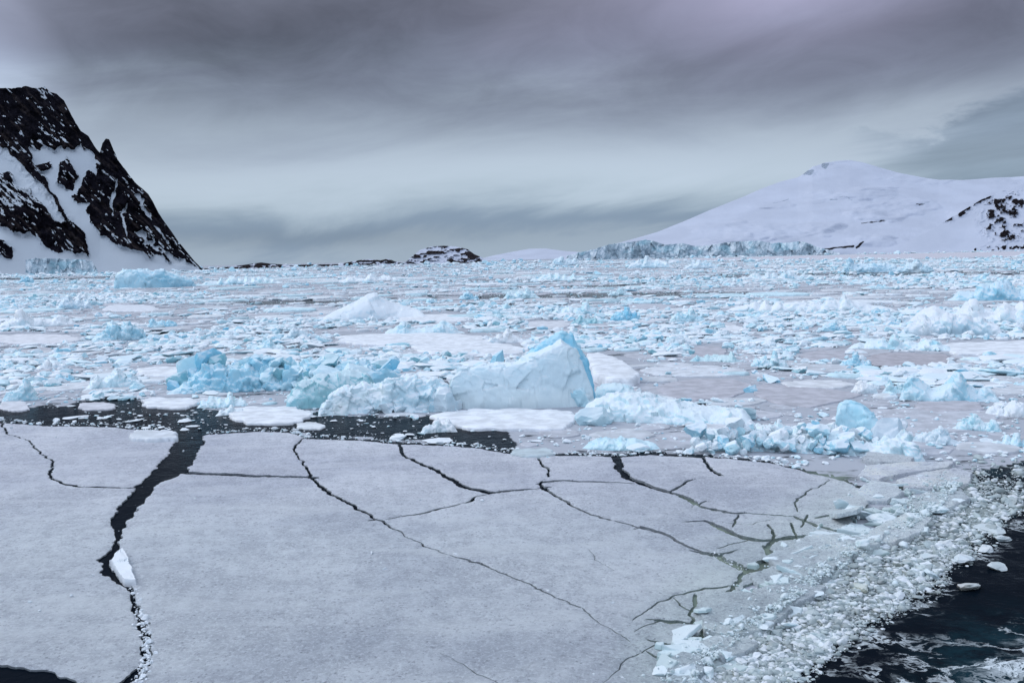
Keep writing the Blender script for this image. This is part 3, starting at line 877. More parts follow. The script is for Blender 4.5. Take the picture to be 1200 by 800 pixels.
for k, (area, tt) in enumerate(PL):
    ids = np.unique(tt); remap = -np.ones(len(PV), int); remap[ids] = np.arange(len(ids))
    v = PV[ids]; t = remap[tt]
    c = v[t].mean(1).mean(0)
    ec = {}
    for f in t:
        for q in range(3): ec[(int(f[q]), int(f[(q + 1) % 3]))] = 1
    bd = [e for e in ec if (e[1], e[0]) not in ec]
    bv = np.unique(np.array(bd).ravel()); isb = np.zeros(len(v), bool); isb[bv] = True
    pxx, pyy, _ = to_px(np.array([c[0], c[1], .2]))
    lift = .10 + .03 * math.sin(k * 2.1) + (.05 if area < 6 else 0) + .06 * float(sstep(760, 840, pxx))
    z = lift + .03 * fbm(p3(v[:, 0] * .5, v[:, 1] * .5), 5, 4) + .012 * fbm(p3(v[:, 0] * 2.2, v[:, 1] * 2.2), 6, 3)
    if area < 40:
        tl = np.random.default_rng(k).normal(size=2) * (.012 if area > 4 else .05)
        z = z + np.clip((v - c) @ tl, -.03, .2)
    z = np.where(isb, z - .035, z)
    n = len(v); bd = np.array(bd)
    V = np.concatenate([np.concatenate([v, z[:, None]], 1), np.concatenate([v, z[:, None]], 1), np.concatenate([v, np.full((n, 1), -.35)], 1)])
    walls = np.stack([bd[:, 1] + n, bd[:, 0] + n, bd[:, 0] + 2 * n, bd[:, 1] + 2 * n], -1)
    ox, oy, _ = to_px(np.stack([v[:, 0], v[:, 1], z], -1))
    # the rim worked over by the ship is wet and paler blue-green, the far plates lilac
    wet = sstep(70, 10, sdf(ox, oy, [(1030, 560), (1030, 800), (760, 900), (770, 760), (840, 690), (920, 640), (985, 600)]) * -1)
    far = sstep(640, 540, oy)
    cc = np.array([.73, .77, .815])[None, :] * (1 - wet[:, None]) + np.array([.72, .79, .80])[None, :] * wet[:, None]
    cc = cc * (1 - .03 * far[:, None] * np.array([0, 1.0, .3]))
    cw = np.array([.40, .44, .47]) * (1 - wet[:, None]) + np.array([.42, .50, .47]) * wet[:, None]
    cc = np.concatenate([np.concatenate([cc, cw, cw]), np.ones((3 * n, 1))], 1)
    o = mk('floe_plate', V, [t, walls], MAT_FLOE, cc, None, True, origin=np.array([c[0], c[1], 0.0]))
    # match label
    best = None
    tri = v[t]
    for (sx, sy, lab) in PLATE_LABELS:
        if lab in used_lab: continue
        p = G1(sx, sy, .2)[:2]
        d0 = (tri[:, 1] - tri[:, 0]); d1 = (tri[:, 2] - tri[:, 0]); dp = p - tri[:, 0]
        den = d0[:, 0] * d1[:, 1] - d1[:, 0] * d0[:, 1]; den = np.where(np.abs(den) < 1e-12, 1e-12, den)
        a_ = (dp[:, 0] * d1[:, 1] - d1[:, 0] * dp[:, 1]) / den; b_ = (d0[:, 0] * dp[:, 1] - dp[:, 0] * d0[:, 1]) / den
        if ((a_ >= 0) & (b_ >= 0) & (a_ + b_ <= 1)).any(): best = lab; break
    print('PLATE', k, round(area, 2), int(pxx), int(pyy), best)
    if best: used_lab.add(best)
    else:
        best = 'small sliver of ice in the crack at photo position'
    tag(o, best, 'ice floe', 'plates of the cracked floe')
    o['_px'] = (float(pxx), float(pyy))
unl = [o for o in bpy.data.objects if o.get('label') == 'small sliver of ice in the crack at photo position']
SLIV = ['tiny sliver of ice loose in a crack of the floe', 'small loose shard at the broken right rim of the floe']
for o in unl:
    o['label'] = SLIV[1] if o['_px'][0] > 760 else SLIV[0]
for o in bpy.data.objects:
    if '_px' in o: del o['_px']

SLAB_WEDGE = [(143, 641), (150, 652), (155, 666), (159, 679), (146, 678), (138, 668), (130, 657), (135, 648)]
# --- broken slabs heaped along the ship-worn rim of the floe
SLABS = [
    ([(970, 600), (985, 580), (1000, 585), (1012, 600), (1005, 612), (980, 610)], .75, (.66, .80, .84), (.06, -.10), 'upturned pale block at right end of the lilac-grey plate'),
    ([(925, 637), (940, 626), (985, 624), (1010, 628), (1042, 622), (1035, 636), (1000, 648), (940, 646)], .55, (.66, .77, .80), (.02, .02), 'long white broken ridge above the pale rim slabs'),
    ([(1005, 632), (1030, 614), (1062, 600), (1096, 604), (1085, 620), (1045, 636)], .5, (.72, .82, .86), (-.03, .03), 'bright white heaped slab right of the long broken ridge'),
    ([(893, 650), (915, 641), (960, 644), (1012, 640), (1000, 656), (950, 664), (905, 662)], .34, (.58, .68, .70), (.01, .04), 'pale slab just below the long white broken ridge'),
    ([(872, 672), (900, 662), (960, 664), (990, 658), (975, 676), (930, 684), (885, 682)], .30, (.54, .64, .64), (.02, .02), 'pale slab with green pool along its near side'),
    ([(878, 690), (905, 684), (955, 682), (972, 686), (955, 698), (925, 708), (890, 700)], .42, (.62, .72, .74), (.0, .05), 'wide white slab overhanging the grey slush'),
    ([(812, 706), (830, 694), (866, 690), (920, 700), (934, 712), (905, 735), (860, 744), (822, 738)], .38, (.53, .64, .64), (.015, .015), 'large greenish-white slab at lower right of the floe'),
    ([(815, 752), (838, 744), (880, 744), (892, 752), (875, 764), (845, 772), (822, 764)], .36, (.58, .69, .70), (-.02, .03), 'small overlapping white slab below the greenish-white one'),
    ([(776, 772), (800, 762), (824, 768), (828, 784), (812, 802), (780, 806)], .46, (.55, .69, .71), (.03, .03), 'crumbling pale turquoise slab at bottom edge'),
    ([(1005, 556), (1015, 545), (1060, 541), (1120, 540), (1110, 547), (1060, 553), (1030, 560)], .34, W_PAN, (.0, .015), 'snow-white floe below the pale rubble heap, farther half'),
    ([(1050, 562), (1080, 553), (1120, 548), (1140, 554), (1135, 566), (1090, 571), (1060, 570)], .32, W_PAN, (.0, .01), 'snow-white floe below the pale rubble heap, nearer half'),
    ([(1000, 574), (1020, 562), (1050, 566), (1062, 576), (1040, 586), (1015, 586)], .30, (.66, .74, .80), (.01, .02), 'pale floe piece left of the snow-white halves'),
    ([(1060, 586), (1080, 576), (1130, 574), (1140, 584), (1110, 596), (1075, 598)], .34, (.66, .76, .78), (.02, .0), 'pale greenish slab at the edge of the brown slush'),
    ([(1007, 536), (1015, 528), (1050, 531), (1073, 534), (1070, 541), (1030, 541)], .5, (.46, .48, .53), (.0, .0), 'grey log-shaped slab at foot of the pale rubble heap'),
]
def slab_mesh(name, W, top, c, tilt, seed, thick=.5, parent=None, mat=None):
    """broken angular plate, W (N,2) world outline"""
    W = ccw(np.asarray(W))
    N0 = len(W); P = []
    for i in range(N0):
        a, b_ = W[i], W[(i + 1) % N0]; L = np.linalg.norm(b_ - a); m = max(2, int(L / .14))
        f = np.linspace(0, 1, m, endpoint=False)
        nn = np.array([b_[1] - a[1], a[0] - b_[0]]) / max(L, 1e-6)
        off = fbm(p3(f * L / .55 + i * 7, f * 0, seed), seed, 4, .65) * min(.13, L * .08) * np.sin(math.pi * f) ** .4
        P.append(a + (b_ - a) * f[:, None] + nn * off[:, None])
    P = np.concatenate(P); c0 = P.mean(0)
    V, Q, T = pan_mesh(P, top, top - thick, seed, 0, ring=.05, n_in=7)
    up = V[:, 2] > top - thick + .01
    loc = V[:, :2] - c0
    V[:, 2] += np.clip(loc @ np.array(tilt), -.25, .7)
    V[up, 2] += (.05 if mat is None else .03) * fbm(V[up] * 1.1 + seed, seed, 4, .6) + (.05 if mat is None else .035) * facet(V[up] * np.array([1.0, 1.0, .01]) * .9 + seed, seed)
    n = fbm(V * 1.1 + seed, seed, 3)[:, None]
    cc = np.concatenate([np.clip(np.array(c) * (1 + .12 * n), 0, .9), np.full((len(V), 1), .30)], 1)
    g = np.array([c0[0], c0[1], 0.0])
    return mk(name, V, [Q, T], mat or MAT_ICE, cc, parent, False, origin=g)


for i, (pts, top, c, tilt, lab) in enumerate(SLABS):
    pts = np.array(pts, float); pts = pts.mean(0) + (pts - pts.mean(0)) * (.93 if i not in (9, 10) else 1.0)
    t_ = min(.36, .15 + top * .30) if i != 0 else .34
    o = slab_mesh('ice_slab', G(pts[:, 0], pts[:, 1], t_)[:, :2], t_, tuple(v * 1.05 for v in c) if i in (9, 10) else tuple(v * .42 + q for v, q in zip(c, (.50, .53, .54))), tilt if i else (.22, -.30), 800 + i, thick=.5 if i else .22, mat=MAT_FLOE)
    EXCL.append((pts[:, 0].min() + 4, pts[:, 0].max() - 4, pts[:, 1].min() + 2, pts[:, 1].max() - 1))
    tag(o, lab, 'ice slab', 'broken slabs along the floe rim')

wp = np.array(SLAB_WEDGE, float)
o = slab_mesh('ice_slab', G(wp[:, 0], wp[:, 1], .3)[:, :2], .32, (.78, .81, .85), (.0, .01), 990)
tag(o, 'small white wedge of ice standing in the bend of the dark channel', 'ice slab')
# ============================================================== loose ice
BX0, BY0, BW, BH = -320, 285, 1840, 640
blocked = np.zeros((BH, BW), bool)
for (x0, x1, y0, y1) in EXCL:
    blocked[max(0, int(y0 - BY0)):max(0, int(y1 - BY0)), max(0, int(x0 - BX0 + 2)):max(0, int(x1 - BX0 - 2))] = True
yy, xx = np.mgrid[BY0:BY0 + BH, BX0:BX0 + BW]
fl = inpoly(xx, yy, FLOE)
SLUSH = [(1085, 572), (1140, 552), (1200, 540), (1300, 522), (1300, 570), (1215, 590), (1180, 608), (1140, 642), (1086, 686), (1055, 706), (1015, 728), (965, 765), (925, 800), (890, 870), (750, 870), (792, 800), (830, 762), (880, 735), (920, 710), (955, 690), (985, 664), (1020, 643), (1060, 626), (1095, 600)]
WAKE = [(1300, 570), (1215, 590), (1180, 608), (1140, 642), (1086, 686), (1055, 706), (1015, 728), (965, 765), (925, 800), (890, 925), (1520, 925), (1520, 560)]
LEAD = [(-60, 484), (20, 478), (90, 470), (170, 468), (232, 480), (300, 494), (380, 488), (520, 492), (590, 506), (606, 531), (470, 518), (340, 506), (200, 506), (0, 494), (-60, 492)]
RIM = [(1000, 545), (1085, 540), (1150, 545), (1100, 600), (1030, 650), (960, 700), (880, 750), (830, 800), (760, 900), (720, 900), (800, 780), (820, 700), (900, 650), (990, 600)]
FAST = [(780, 304.5), (900, 304), (1000, 303), (1100, 302), (1250, 298.5), (1500, 293), (1500, 288.2), (1200, 294.2), (960, 299.2), (800, 303.0)]
blocked |= inpoly(xx, yy, FAST)
slm = inpoly(xx, yy, SLUSH); wkm = inpoly(xx, yy, WAKE); ldm = inpoly(xx, yy, LEAD)
LEADS = [(700, 346, 270, 3.4), (330, 354, 100, 2.4), (1040, 321, 260, 2.6), (760, 326, 260, 1.6), (60, 326, 160, 1.6), (590, 357, 90, 1.8), (180, 390, 60, 3), (930, 430, 120, 3), (1050, 405, 60, 2), (680, 335, 120, 1.5)]
ldf = np.zeros((BH, BW))
for (cx, cy, rx, ry) in LEADS:
    q = ((xx - cx) / rx) ** 2 + ((yy - cy - (xx - cx) * -.012) / ry) ** 2
    ldf = np.maximum(ldf, np.exp(-q ** 2))


def look(arr, x, y):
    i = np.clip((np.asarray(y) - BY0).astype(int), 0, BH - 1); j = np.clip((np.asarray(x) - BX0).astype(int), 0, BW - 1)
    return arr[i, j]


def sample_rows(n, dens, t0, t1):
    """n rows below the horizon drawn with the given density of t"""
    ts = np.linspace(t0, t1, 2000); c = np.cumsum(dens(ts)); c /= c[-1]
    return np.interp(rng.random(n), c, ts)


def cluster(Wp, s=0):
    a = fbm(p3(Wp[:, 0] / 16, Wp[:, 1] / 16), 50 + s, 4, .6)
    b = fbm(p3(Wp[:, 0] / 90, Wp[:, 1] / 60), 60 + s, 3, .6)
    c = fbm(p3(Wp[:, 0] / 420, Wp[:, 1] / 160), 70 + s, 3, .6)
    return (a + b + .9 * c)


# ---- thin pans
n = 21000
t = sample_rows(n, lambda t: 1 / ((20 + .12 * t) ** 2 * t) , 3.2, 235)
x = rng.uniform(-240, 1440, n); y = yh(x) + t
wpx = (13 + .13 * t) * np.exp(rng.normal(0, .55, n))
Wp = G(x, y, 0.0)
ok = ~look(blocked, x, y) & ~look(fl, x, y) & ~look(slm, x, y) & ~look(wkm, x, y) & ~look(ldm, x, y)
for fx, fy in ((-.5, 0), (.5, 0), (-.3, 1), (.3, 1), (0, 1.3)):
    X_, Y_ = x + fx * wpx, y + fy * wpx * t / 2160
    ok &= ~look(fl, X_, Y_) & ~look(ldm, X_, Y_) & ~look(slm, X_, Y_)
ok &= rng.random(n) > look(ldf, x, y) * .92
x, y, t, wpx, Wp = x[ok], y[ok], t[ok], wpx[ok], Wp[ok]
zc = to_px(Wp)[2]
R_m = np.minimum(wpx * zc / F * .5, 26)
order = np.argsort(-(R_m / zc) ** 2 * t)
x, y, t, Wp, R_m, zc = (a[order] for a in (x, y, t, Wp, R_m, zc))
# thin out overlaps greedily on a grid
cell = {}
keep = np.zeros(len(x), bool)
for i in range(len(x)):
    k = (int(x[i] // 40), int(math.log(t[i]) * 9)); good = True
    for a in (-2, -1, 0, 1, 2):
        for b in (-2, -1, 0, 1, 2):
            for j in cell.get((k[0] + a, k[1] + b), ()):
                if math.hypot(Wp[i, 0] - Wp[j, 0], (Wp[i, 1] - Wp[j, 1])) < .74 * (R_m[i] + R_m[j]): good = False; break
            if not good: break
        if not good: break
    if good:
        keep[i] = True; cell.setdefault(k, []).append(i)
x, y, t, Wp, R_m, zc = (a[keep] for a in (x, y, t, Wp, R_m, zc))
print('PANS', len(x))
npan = len(x)
r1 = rng.random(npan)
r1 = np.where((R_m * F / zc > 20) & (t > 70), r1 * .72, r1)
rt = rng.random(npan)[:, None]
pan_col = np.where((r1 < .42)[:, None], np.array([.52, .535, .59]), np.where((r1 < .70)[:, None], np.array([.64, .67, .72]), np.where(rt < .5, np.array([.76, .81, .86]), np.array([.60, .78, .85])))) * rng.uniform(.9, 1.08, npan)[:, None]
pan_top = np.where(r1 < .42, rng.uniform(.03, .09, npan), np.where(r1 < .70, rng.uniform(.06, .16, npan), rng.uniform(.15, .34, npan))) * np.clip(zc / 110, 1, 2.2)
pan_tone = np.where(r1 < .42, 0, np.where(r1 < .70, 1, np.where(rt[:, 0] < .5, 2, 3)))


def outlines(idx, N, seed):
    th = np.linspace(0, 2 * math.pi, N, endpoint=False)[None, :] + rng.uniform(-.5, .5, (len(idx), N)) * 4 / N
    ph = rng.uniform(0, 6.28, len(idx))[:, None]
    k = 1 + .30 * fbm(np.stack([(np.cos(th) * 1.3).ravel(), (np.sin(th) * 1.3).ravel(), np.repeat(idx * 3.7, N)], -1), seed, 4, .6).reshape(th.shape)
    el = rng.uniform(.65, 1.0, len(idx))[:, None]
    ux, uy = np.cos(th) * k, np.sin(th) * k * el
    X = (ux * np.cos(ph) - uy * np.sin(ph)); Y = (ux * np.sin(ph) + uy * np.cos(ph))
    return np.stack([X, Y], -1) * R_m[idx][:, None, None] + Wp[idx][:, None, :2]


LAND = [('the big pointed iceberg', 610, 478), ('the blue rubble heap', 335, 457), ('the tent-shaped iceberg', 438, 375), ('the blocky blue iceberg', 183, 337), ('the squat blue iceberg', 140, 399),
        ('the pale rubble heap', 940, 533), ('the two-peaked iceberg', 1112, 470), ('the flat-topped slab', 1114, 393), ('the very long ridge', 947, 365), ('the wide grey pans', 890, 462), ('the blue-white mound', 780, 497),
        ('the long snowy pans', 500, 402), ('the dark water', 120, 487), ('the long left pan', 40, 397), ('the grey lead', 700, 346), ('the flat bluish iceberg', 1018, 319), ('the dark islet', 520, 312), ('the glacier cliff', 800, 312),
        ('the pale far ridge', 285, 333), ('the teal low hummock', 690, 380), ('the broad edge pan', 1160, 408), ('the left double hummock', 130, 455), ('the ragged pale ridge', 1050, 410), ('the brown slush', 1130, 580), ('the black wake water', 1130, 690),
        ('the cracked floe', 700, 528), ('the small grey pan', 830, 411), ('the white slab', 720, 430), ('the blue edge ridge', 1160, 352)]
ORD = ['first', 'second', 'third', 'fourth', 'fifth', 'sixth', 'seventh', 'eighth', 'ninth', 'tenth', 'eleventh', 'twelfth', 'thirteenth', 'fourteenth', 'fifteenth', 'sixteenth', 'seventeenth', 'eighteenth', 'nineteenth', 'twentieth']
CNT = ['one', 'two', 'three', 'four', 'five', 'six', 'seven', 'eight', 'nine', 'ten', 'eleven', 'twelve', 'thirteen', 'fourteen', 'fifteen', 'sixteen', 'seventeen', 'eighteen', 'nineteen', 'twenty']


def relate(x, y):
    best = min(LAND, key=lambda q: math.hypot((x - q[1]) / 1.0, (y - q[2]) * 3.0))
    dx, dy = x - best[1], (y - best[2]) * 3.0
    if abs(dx) > abs(dy): rel = 'right of' if dx > 0 else 'left of'
    else: rel = 'in front of' if dy > 0 else 'behind'
    return rel + ' ' + best[0]


def label_all(items, cat, group):
    """items: (object, description, x, y); look-alikes are told apart by their order in the photo"""
    by = {}
    for it in items: by.setdefault(it[1] + ' ' + relate(it[2], it[3]), []).append(it)
    for lab, L in by.items():
        L.sort(key=lambda q: q[2])
        for k, it in enumerate(L):
            s = lab
            if len(L) > 1: s += ', %s from left' % ORD[k] if k < 20 else ', %s from right' % ORD[min(len(L) - 1 - k, 19)]
            tag(it[0], s, cat, group)


def in_frame(x, y):
    return (x > 3) & (x < 1197) & (y < 797)


key = np.where(in_frame(x, y), (R_m / zc) ** 2 * t, 0)
big = np.argsort(-key)[:290]
isbig = np.zeros(npan, bool); isbig[big] = True
items = []
N = 40
O = outlines(big, N, 90)
for q, i in enumerate(big):
    V, Q, T = pan_mesh(ccw(O[q]), pan_top[i], -.12, int(i), .03, ring=max(.1, pan_top[i] * .7), n_in=3)
    c = np.array([O[q][:, 0].mean(), O[q][:, 1].mean(), 0])
    o = mk('ice_pan', V, [Q, T], MAT_PAN, np.array([*pan_col[i], 1]), None, True, origin=c)
    sz = (R_m[i] / zc[i]) * F * 2
    items.append((o, ('wide ' if sz > 46 else 'narrow ') + ['thin dark grey', 'pale grey', 'snowy white', 'pale turquoise'][pan_tone[i]] + ' pan', x[i], y[i]))
label_all(items, 'ice pan', 'flat pans of the pack ice')
rest = np.where(~isbig)[0]
N = 16
O = outlines(rest, N, 91); M = len(rest); c = O.mean(1, keepdims=True)
tp = pan_top[rest][:, None, None]
fin = np.clip(1 - .14 / np.maximum(R_m[rest], .2), .55, .98)[:, None, None]
lev = [np.concatenate([O, np.full((M, N, 1), -.12)], 2), np.concatenate([O, np.broadcast_to(tp * .5, (M, N, 1))], 2), np.concatenate([c + (O - c) * fin, np.broadcast_to(tp, (M, N, 1))], 2),
       np.concatenate([c, tp], 2)]
V = np.concatenate(lev, 1); nv = 3 * N + 1
Q = gridfaces(3, N, True); T = np.stack([2 * N + np.arange(N), 2 * N + (np.arange(N) + 1) % N, np.full(N, 3 * N)], -1)
off = (np.arange(M) * nv)[:, None, None]
o = mk('pack_ice_pans', V.reshape(-1, 3), [(Q[None] + off).reshape(-1, 4), (T[None] + off).reshape(-1, 3)], MAT_PAN, np.concatenate([np.repeat(pan_col[rest], nv, 0), np.ones((M * nv, 1))], 1), None, False)
tag(o, 'countless thin grey and white pans of the far pack ice', 'pack ice', None, 'stuff')

# ---- blocks and crumbs
CH = []      # x, y, wpx, hpx, colour, snow, z


def add_chunks(x, y, w, h, col, snow, z=0.0):
    for i in range(len(x)): CH.append((x[i], y[i], w[i], h[i], col[i], snow[i], z if np.isscalar(z) else z[i]))


def mixcol(n, P):
    keys = [C_WHITE, C_PALE, C_BLUE, C_TEAL, C_DEEP]
    k = rng.choice(5, n, p=P)
    return np.array(keys)[k] * rng.uniform(.9, 1.06, (n, 1))


# pack: clumped rubble between the pans
n = 60000
t = sample_rows(n, lambda t: 1 / (2.4 + .055 * t) ** 2, 2.6, 250)
x = rng.uniform(-220, 1420, n); y = yh(x) + t
Wp = G(x, y, 0.0)
cl = cluster(Wp)
ok = ~look(blocked, x, y) & ~look(fl, x, y) & ~look(slm, x, y) & ~look(wkm, x, y) & ~look(ldm, x, y)
ok &= rng.random(n) < sstep(-.02 - .35 * sstep(70, 15, t), .70 - .1 * sstep(70, 15, t), cl) * (1 - .9 * look(ldf, x, y)) * .95
x, y, t, cl = x[ok], y[ok], t[ok], cl[ok]; n = len(x)
w = (2.3 + .052 * t) * np.exp(rng.normal(0, .55, n)) * (1 + .5 * sstep(.3, 1.1, cl))
w = np.minimum(w, 9 + .07 * t)
h = w * rng.uniform(.20, .52, n) * (1 + .25 * sstep(.4, 1.2, cl))
cc = mixcol(n, [.40, .45, .11, .03, .01])
add_chunks(x, y, w, h, cc, rng.uniform(.35, 1, n), 0.0)
print('CHUNKS', n)
# low snowy rafts of frozen-together brash
n = 26000
t = sample_rows(n, lambda t: 1 / (7 + .13 * t) ** 2, 3, 240)
x = rng.uniform(-220, 1420, n); y = yh(x) + t
cl = cluster(G(x, y, 0.0))
ok = ~look(blocked, x, y) & ~look(fl, x, y) & ~look(slm, x, y) & ~look(wkm, x, y) & ~look(ldm, x, y)
ok &= rng.random(n) < sstep(-.1, .55, cl) * (1 - .95 * look(ldf, x, y)) * .8
x, y, t = x[ok], y[ok], t[ok]; n = len(x)
w = (8 + .17 * t) * np.exp(rng.normal(0, .45, n))
w = np.minimum(w, 11 + .26 * t)
ok = np.ones(n, bool)
for fx, fy in ((-.5, 0), (.5, 0), (-.3, 1), (.3, 1), (0, 1.3), (0, -1), (-.4, -.6), (.4, -.6)):
    X_, Y_ = x + fx * w, y + fy * w * t / 2200
    ok &= ~look(blocked, X_, Y_) & ~look(fl, X_, Y_) & ~look(ldm, X_, Y_) & ~look(slm, X_, Y_)
x, y, t, w = x[ok], y[ok], t[ok], w[ok]; n = len(x)
RAFT0 = len(CH)
add_chunks(x, y, w, w * rng.uniform(.08, .17, n), mixcol(n, [.40, .52, .08, .0, .0]), rng.uniform(.5, 1, n))
RAFT1 = len(CH)
print('RAFTS', n)
# crumbs everywhere in the pack, small
n = 26000
t = sample_rows(n, lambda t: 1 / (1.6 + .02 * t) ** 2, 6, 250)
x = rng.uniform(-200, 1400, n); y = yh(x) + t
ok = ~look(blocked, x, y) & ~look(fl, x, y) & ~look(slm, x, y) & ~look(wkm, x, y) & ~look(ldm, x, y)
x, y, t = x[ok], y[ok], t[ok]; n = len(x)
w = (1.5 + .022 * t) * np.exp(rng.normal(0, .4, n))
add_chunks(x, y, w, w * rng.uniform(.2, .4, n), mixcol(n, [.56, .40, .03, .01, .0]) * .96, rng.uniform(.4, 1, n))
# crumbs in the dark water in front of the bergs
n = 3800
x = rng.uniform(-60, 620, n); y = rng.uniform(464, 533, n)
cl = fbm(p3(x / 34, y / 7), 9, 4, .6)
ok = look(ldm, x, y) & ~look(fl, x, y) & ~look(blocked, x, y) & (rng.random(n) < sstep(-.22, .35, cl + .55 * np.exp(-((x - 195) / 120) ** 2) - .45 * np.exp(-((x - 70) / 60) ** 2 - ((y - 484) / 6) ** 2)) * .75)
x, y = x[ok], y[ok]; n = len(x)
w = 3.0 * np.exp(rng.normal(0, .8, n))
add_chunks(x, y, w, np.minimum(w, 9) * rng.uniform(.12, .24, n), mixcol(n, [.75, .2, .03, .02, 0]) * .93, rng.uniform(.6, 1, n))
# slush along the wake
n = 300000
x = rng.uniform(740, 1300, n); y = rng.uniform(515, 870, n)
d_in = sdf(x, y, SLUSH)
cl = fbm(p3(x / 26, y / 12), 19, 4, .6)
ok = (d_in > 2 - 20 * rng.random(n) ** 3 + 9 * cl) & (rng.random(n) < (.30 + .70 * sstep(-.5, .15, cl)) * (1 - .75 * sstep(1120, 1175, x) * sstep(-.25, .25, -cl + .15)) * (.5 + .5 * sstep(548, 590, y))) & ~look(fl, x, y)
x, y, d_in = x[ok], y[ok], d_in[ok]; n = len(x)
w = np.minimum((1.25 + .006 * (y - 500)) * np.exp(rng.normal(.0, .78, n)) * (1 + .5 * sstep(.1, .4, fbm(p3(x / 14, y / 7), 23, 3))), 17)
g = rng.random(n)
lum = (rng.uniform(.76, 1.08, n) * (1 + .40 * fbm(p3(x / 22, y / 10), 24, 3)))[:, None]
cc = np.where((g < .62)[:, None], np.array([.40, .46, .46]), np.where((g < .84)[:, None], np.array([.50, .58, .59]), np.where((g < .95)[:, None], np.array([.34, .38, .34]), np.array([.70, .77, .80])))) * lum * .86
add_chunks(x, y, w, w * rng.uniform(.18, .46, n), np.clip(cc, .03, .85), np.where(g > .6, .7, .1))
# white crumbs and blocks over the broken rim
n = 17000
x = rng.uniform(720, 1150, n); y = rng.uniform(538, 880, n)
cl = fbm(p3(x / 18, y / 9), 29, 4, .6)
inr = inpoly(x, y, RIM)
ok = inr & (rng.random(n) < sstep(-.05, .5, cl)) & ~((x < 1000) & (y < 612) & (x < 965))
x, y = x[ok], y[ok]; n = len(x)
w = 2.6 * np.exp(rng.normal(0, .75, n))
cc = np.where(rng.random(n)[:, None] < .6, np.array([.56, .67, .69]), np.array([.43, .55, .54])) * rng.uniform(.9, 1.08, n)[:, None]
zz = np.where(look(fl, x, y), .09, .0)
add_chunks(x, y, w, w * rng.uniform(.3, .7, n), cc, rng.uniform(.4, 1, n), zz)
n = 14000
A = np.array([(1120, 566), (1092, 596), (1045, 626), (1000, 650), (960, 678), (920, 704), (880, 734), (840, 762), (812, 790), (795, 830)], float)
seg = rng.integers(0, len(A) - 1, n); f = rng.random(n)
dd = np.abs(rng.normal(0, 1, n)); x = A[seg, 0] + (A[seg + 1, 0] - A[seg, 0]) * f - 26 * dd * rng.random(n) + 6; y = A[seg, 1] + (A[seg + 1, 1] - A[seg, 1]) * f - 9 * dd * rng.random(n) + 2
cl = fbm(p3(x / 16, y / 8), 39, 4, .6); ok = rng.random(n) < sstep(-.35, .3, cl)
x, y = x[ok], y[ok]; n = len(x)
w = 1.9 * np.exp(rng.normal(0, .6, n))
add_chunks(x, y, w, w * rng.uniform(.3, .6, n), np.where(rng.random(n)[:, None] < .5, np.array([.62, .72, .74]), np.array([.50, .60, .60])), np.full(n, .4), rng.uniform(.16, .34, n))
# a few crumbs blown over the floe
n = 260
x = rng.uniform(0, 860, n); y = rng.uniform(510, 798, n)
w = 1.6 * np.exp(rng.normal(0, .5, n)) * (1 + (y - 510) / 500)
ok = look(fl, x, y)
add_chunks(x[ok], y[ok], w[ok], w[ok] * .45, np.tile(np.array([.70, .74, .78]), (ok.sum(), 1)), np.full(ok.sum(), .6), np.full(ok.sum(), .10))
# larger angular blocks along the rim
for (bx, by, bw, bh) in [(985, 596, 22, 26), (1005, 604, 36, 22), (1035, 612, 40, 20), (1068, 610, 34, 16), (955, 634, 30, 14), (990, 638, 34, 18), (1020, 634, 30, 16), (905, 657, 26, 10), (890, 735, 40, 16), (850, 768, 34, 16), (800, 792, 40, 26), (830, 790, 26, 18), (775, 790, 34, 16),
                         (955, 698, 30, 12), (925, 734, 26, 14), (1095, 600, 34, 14), (1120, 590, 30, 12), (1060, 640, 22, 12), (920, 640, 20, 9), (1078, 560, 20, 8), (1030, 585, 26, 10)]:
    CH.append((bx, by, bw * .9, bh * .5, np.array([.60, .72, .75]), .5, .1))
# crumbs pushed up along the far rim of the floe
A = np.array(FLOE[2:24], float)
seg = rng.integers(0, len(A) - 1, 900); f = rng.random(900)
x = A[seg, 0] + (A[seg + 1, 0] - A[seg, 0]) * f; y = A[seg, 1] + (A[seg + 1, 1] - A[seg, 1]) * f + rng.normal(0, 1.6, 900) - .5
w = 3.0 * np.exp(rng.normal(0, .6, 900))
ok = (np.abs(x - 222) > 22)
add_chunks(x[ok], y[ok], w[ok], w[ok] * .3, mixcol(ok.sum(), [.8, .2, 0, 0, 0]), np.full(ok.sum(), .8), np.where(look(fl, x, y), .09, 0.0)[ok])
# snow pressed up in the closing end of the channel and along the long diagonal crack
for (P0, n, s, wd) in [([(150, 640), (158, 690), (168, 730), (176, 770), (160, 800)], 420, 4.0, 1.7), ([(442, 606), (497, 637), (555, 657), (617, 681), (699, 722), (730, 742)], 120, 1.6, 1.3), ([(798, 633), (840, 652), (874, 668)], 90, 2.6, 1.6), ([(2, 494), (40, 522), (60, 545), (74, 564)], 50, 1.8, 1.3)]:
    A = np.array(P0, float); seg = rng.integers(0, len(A) - 1, n); f = rng.random(n)
    x = A[seg, 0] + (A[seg + 1, 0] - A[seg, 0]) * f + rng.normal(0, s, n); y = A[seg, 1] + (A[seg + 1, 1] - A[seg, 1]) * f + rng.normal(0, s * .5, n)
    w = wd * np.exp(rng.normal(.1, .5, n)) * (1 + .8 * (y > 715) * (P0[0][0] == 150))
    add_chunks(x, y, w, w * .4, np.tile(np.array([.70, .74, .78]), (n, 1)), np.full(n, .7), np.where(look(fl, x, y), .09, .02))
